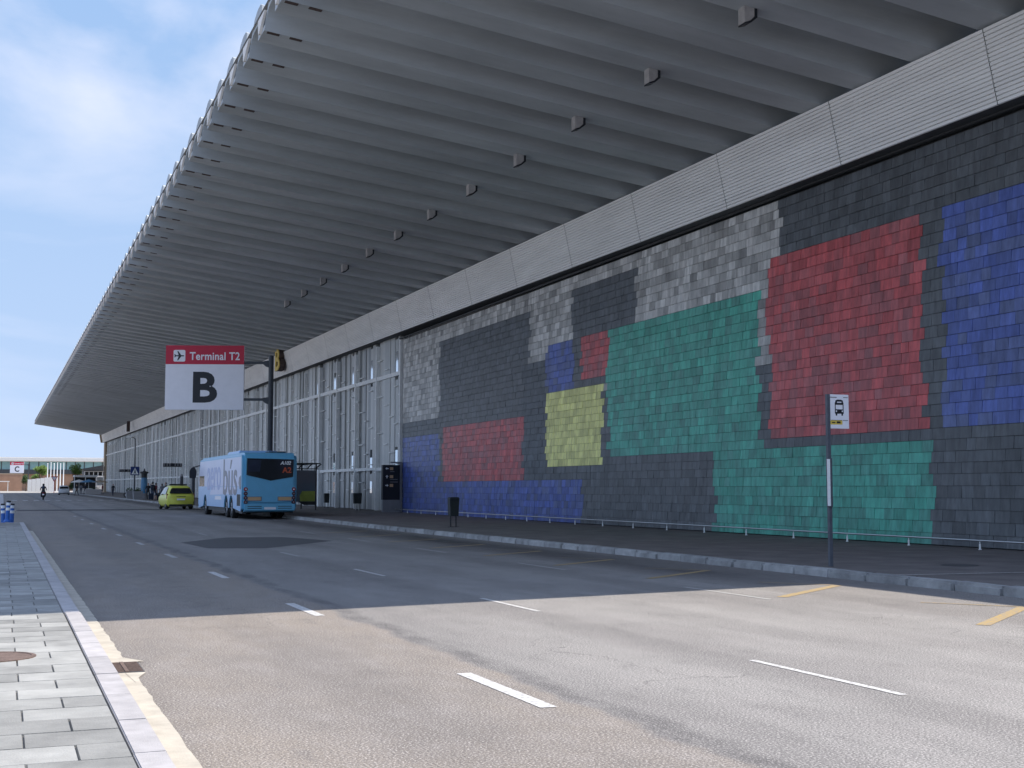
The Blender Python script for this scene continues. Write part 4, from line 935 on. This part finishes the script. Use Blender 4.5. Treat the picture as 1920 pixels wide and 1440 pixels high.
# give way sign
Yg = 285; p_ = at_y(102, 893, Yg); t = thing('give_way_sign', 'triangular give way sign with red border on a red post', 'sign', (p_.x, Yg, rise(Yg))); hz = p_.z - rise(Yg)
m = MB(); m.tube((0, 0, 0), (0, 0, hz - .9), .07, n=8); ob('post', m, 'red', t); m = MB(); m.prism([(-.70, hz), (.70, hz), (0, hz - 1.25)], 'y', -.11, -.08); ob('border', m, 'red', t); m = MB(); m.prism([(-.44, hz - .16), (.44, hz - .16), (0, hz - .92)], 'y', -.118, -.112); ob('triangle', m, 'white', t)
# café kiosk with awning and pergola block
Yk = 262; gk = rise(Yk); p_ = at_y(157, 916, Yk); t = thing('cafe_kiosk', 'low café kiosk under a pale flat awning beside the terminal', 'kiosk', (p_.x, Yk, gk))
a = at_y(139, 891, Yk); b = at_y(181, 894.5, Yk)
ob('awning', MB().box(a.x - p_.x, b.x - p_.x, -1.5, 4, b.z - gk, a.z - gk), 'white_wall', t)
ob('counter', MB().box(-2.0, 1.6, -.6, 0, .1, 1.05), 'white_wall', t); ob('awning_shade_wall', MB().box(-1.8, 2.4, 3.4, 3.6, .1, b.z - gk - .02), 'dark', t)  # dark wall colour stands in for the shade under the awning
for x in (-1.8, .2, 2.2): m = MB(); m.tube((x, -1.3, 0), (x, -1.3, b.z - gk), .06, n=8); ob('post', m, 'mullion', t)
ob('menu_board', MB().box(2.4, 3.6, -.2, -.1, 1.6, 3.2), 'white_wall', t)
Yq = 300; gq = rise(Yq); p_ = at_y(160, 916, Yq); t = thing('pergola_block', 'white framed block with dark sloping roof behind the café kiosk', 'building', (p_.x, Yq, gq))
a = at_y(153, 879, Yq); b = at_y(200, 871, Yq); c = at_y(158, 892, Yq)
m = MB(); m.prism([(a.x - p_.x, a.z - gq), (b.x - p_.x, b.z - gq), (b.x - p_.x, a.z - gq - .45), (a.x - p_.x + .6, a.z - gq - .35)], 'y', 0, 9); ob('roof', m, 'darkwall', t)
for i in range(6): x = c.x - p_.x + i * .95; ob('column', MB().box(x, x + .16, .3, .5, c.z - gq, a.z - gq - .5), 'white_wall', t)
ob('beam', MB().box(c.x - p_.x, c.x - p_.x + 6, .28, .52, c.z - gq + .9, c.z - gq + 1.05), 'white_wall', t); ob('room', MB().box(c.x - p_.x, c.x - p_.x + 7, 1.2, 8, 0, a.z - gq - .5), 'dark', t); ob('parapet', MB().box(c.x - p_.x - .5, c.x - p_.x + 6, 0, .25, 0, c.z - gq), 'white_wall', t)
# concrete planters
for k, (px_, Y, w, lab) in enumerate(((175, 222, 2.6, 'wide pale concrete planter by the café kiosk'), (256, 141, 1.0, 'square grey concrete planter under the crossing sign'), (244, 152, .9, 'small grey planter with leafy plant near the scooters'))):
    X = max(13.3, at_y(px_, 916, Y).x); t = thing('planter', lab, 'planter', (X, Y, rise(Y) + .13))
    m = MB(); m.prism([(-w / 2 + .06, 0), (w / 2 - .06, 0), (w / 2, .85), (-w / 2, .85)], 'y', -.4, .4); ob('box', bevelled(m, .02, 1), 'grey' if k else 'kerb', t); m = MB(); leaves(m, (0, 0, 1.0), w * .4, .3, .22, 120, .06, random.Random(k)); ob('plant', m, 'leaf_dark', t)
for k, (px_, Y, c, lab) in enumerate(((148, 236, 'white_wall', 'pale round parasol over the tables left of the café kiosk'), (187, 250, 'tan', 'beige parasol between the kiosk and the terminal pier'), (166, 232, 'ad_blue', 'faded blue parasol in front of the café kiosk'))):
    X = at_y(px_, 916, Y).x; t = thing('parasol', lab, 'parasol', (X, Y, rise(Y)))
    m = MB(); m.tube((0, 0, 0), (0, 0, 2.6), .03, n=8); ob('pole', m, 'mullion', t)
    m = MB(); m.lathe([(1.45, 2.12), (1.42, 2.16), (.7, 2.42), (.05, 2.62), (0, 2.66)], n=8); ob('canopy', m, c, t)
    m = MB(); m.lathe([(.05, .0), (.05, .7), (.42, .71), (.42, .74), (0, .74)], n=14); ob('table', m, 'grey', t)
for k, (px_, Y, tp) in enumerate(((152, 234, 'cl_grey'), (160, 229, 'cl_navy'), (192, 226, 'cl_red'), (212, 190, 'cl_black'))):
    body('person', ['person in grey top by the pale parasol', 'person in navy top beside the faded blue parasol', 'person in dark red top near the wide planter', 'person in black walking along the far pavement past the terminal pier'][k], (at_y(px_, 916, Y).x, Y, rise(Y) + .1), R(50 * k), walker(tp, 'cl_navy', 1.7, .18, bare=False), None, GP)
# small white frame shelter at the far left
Yw = 440; p_ = at_y(13, 902, Yw); t = thing('white_frame_shelter', 'small white framed shelter before the brown wall', 'shelter', (p_.x, Yw, rise(Yw))); hz = p_.z - rise(Yw)
ob('roof', MB().box(-6, .8, -1, 1, hz - .25, hz), 'white_wall', t)
for x in (-5.5, .2): ob('post', MB().box(x, x + .25, -.1, .15, 0, hz - .25), 'white_wall', t)
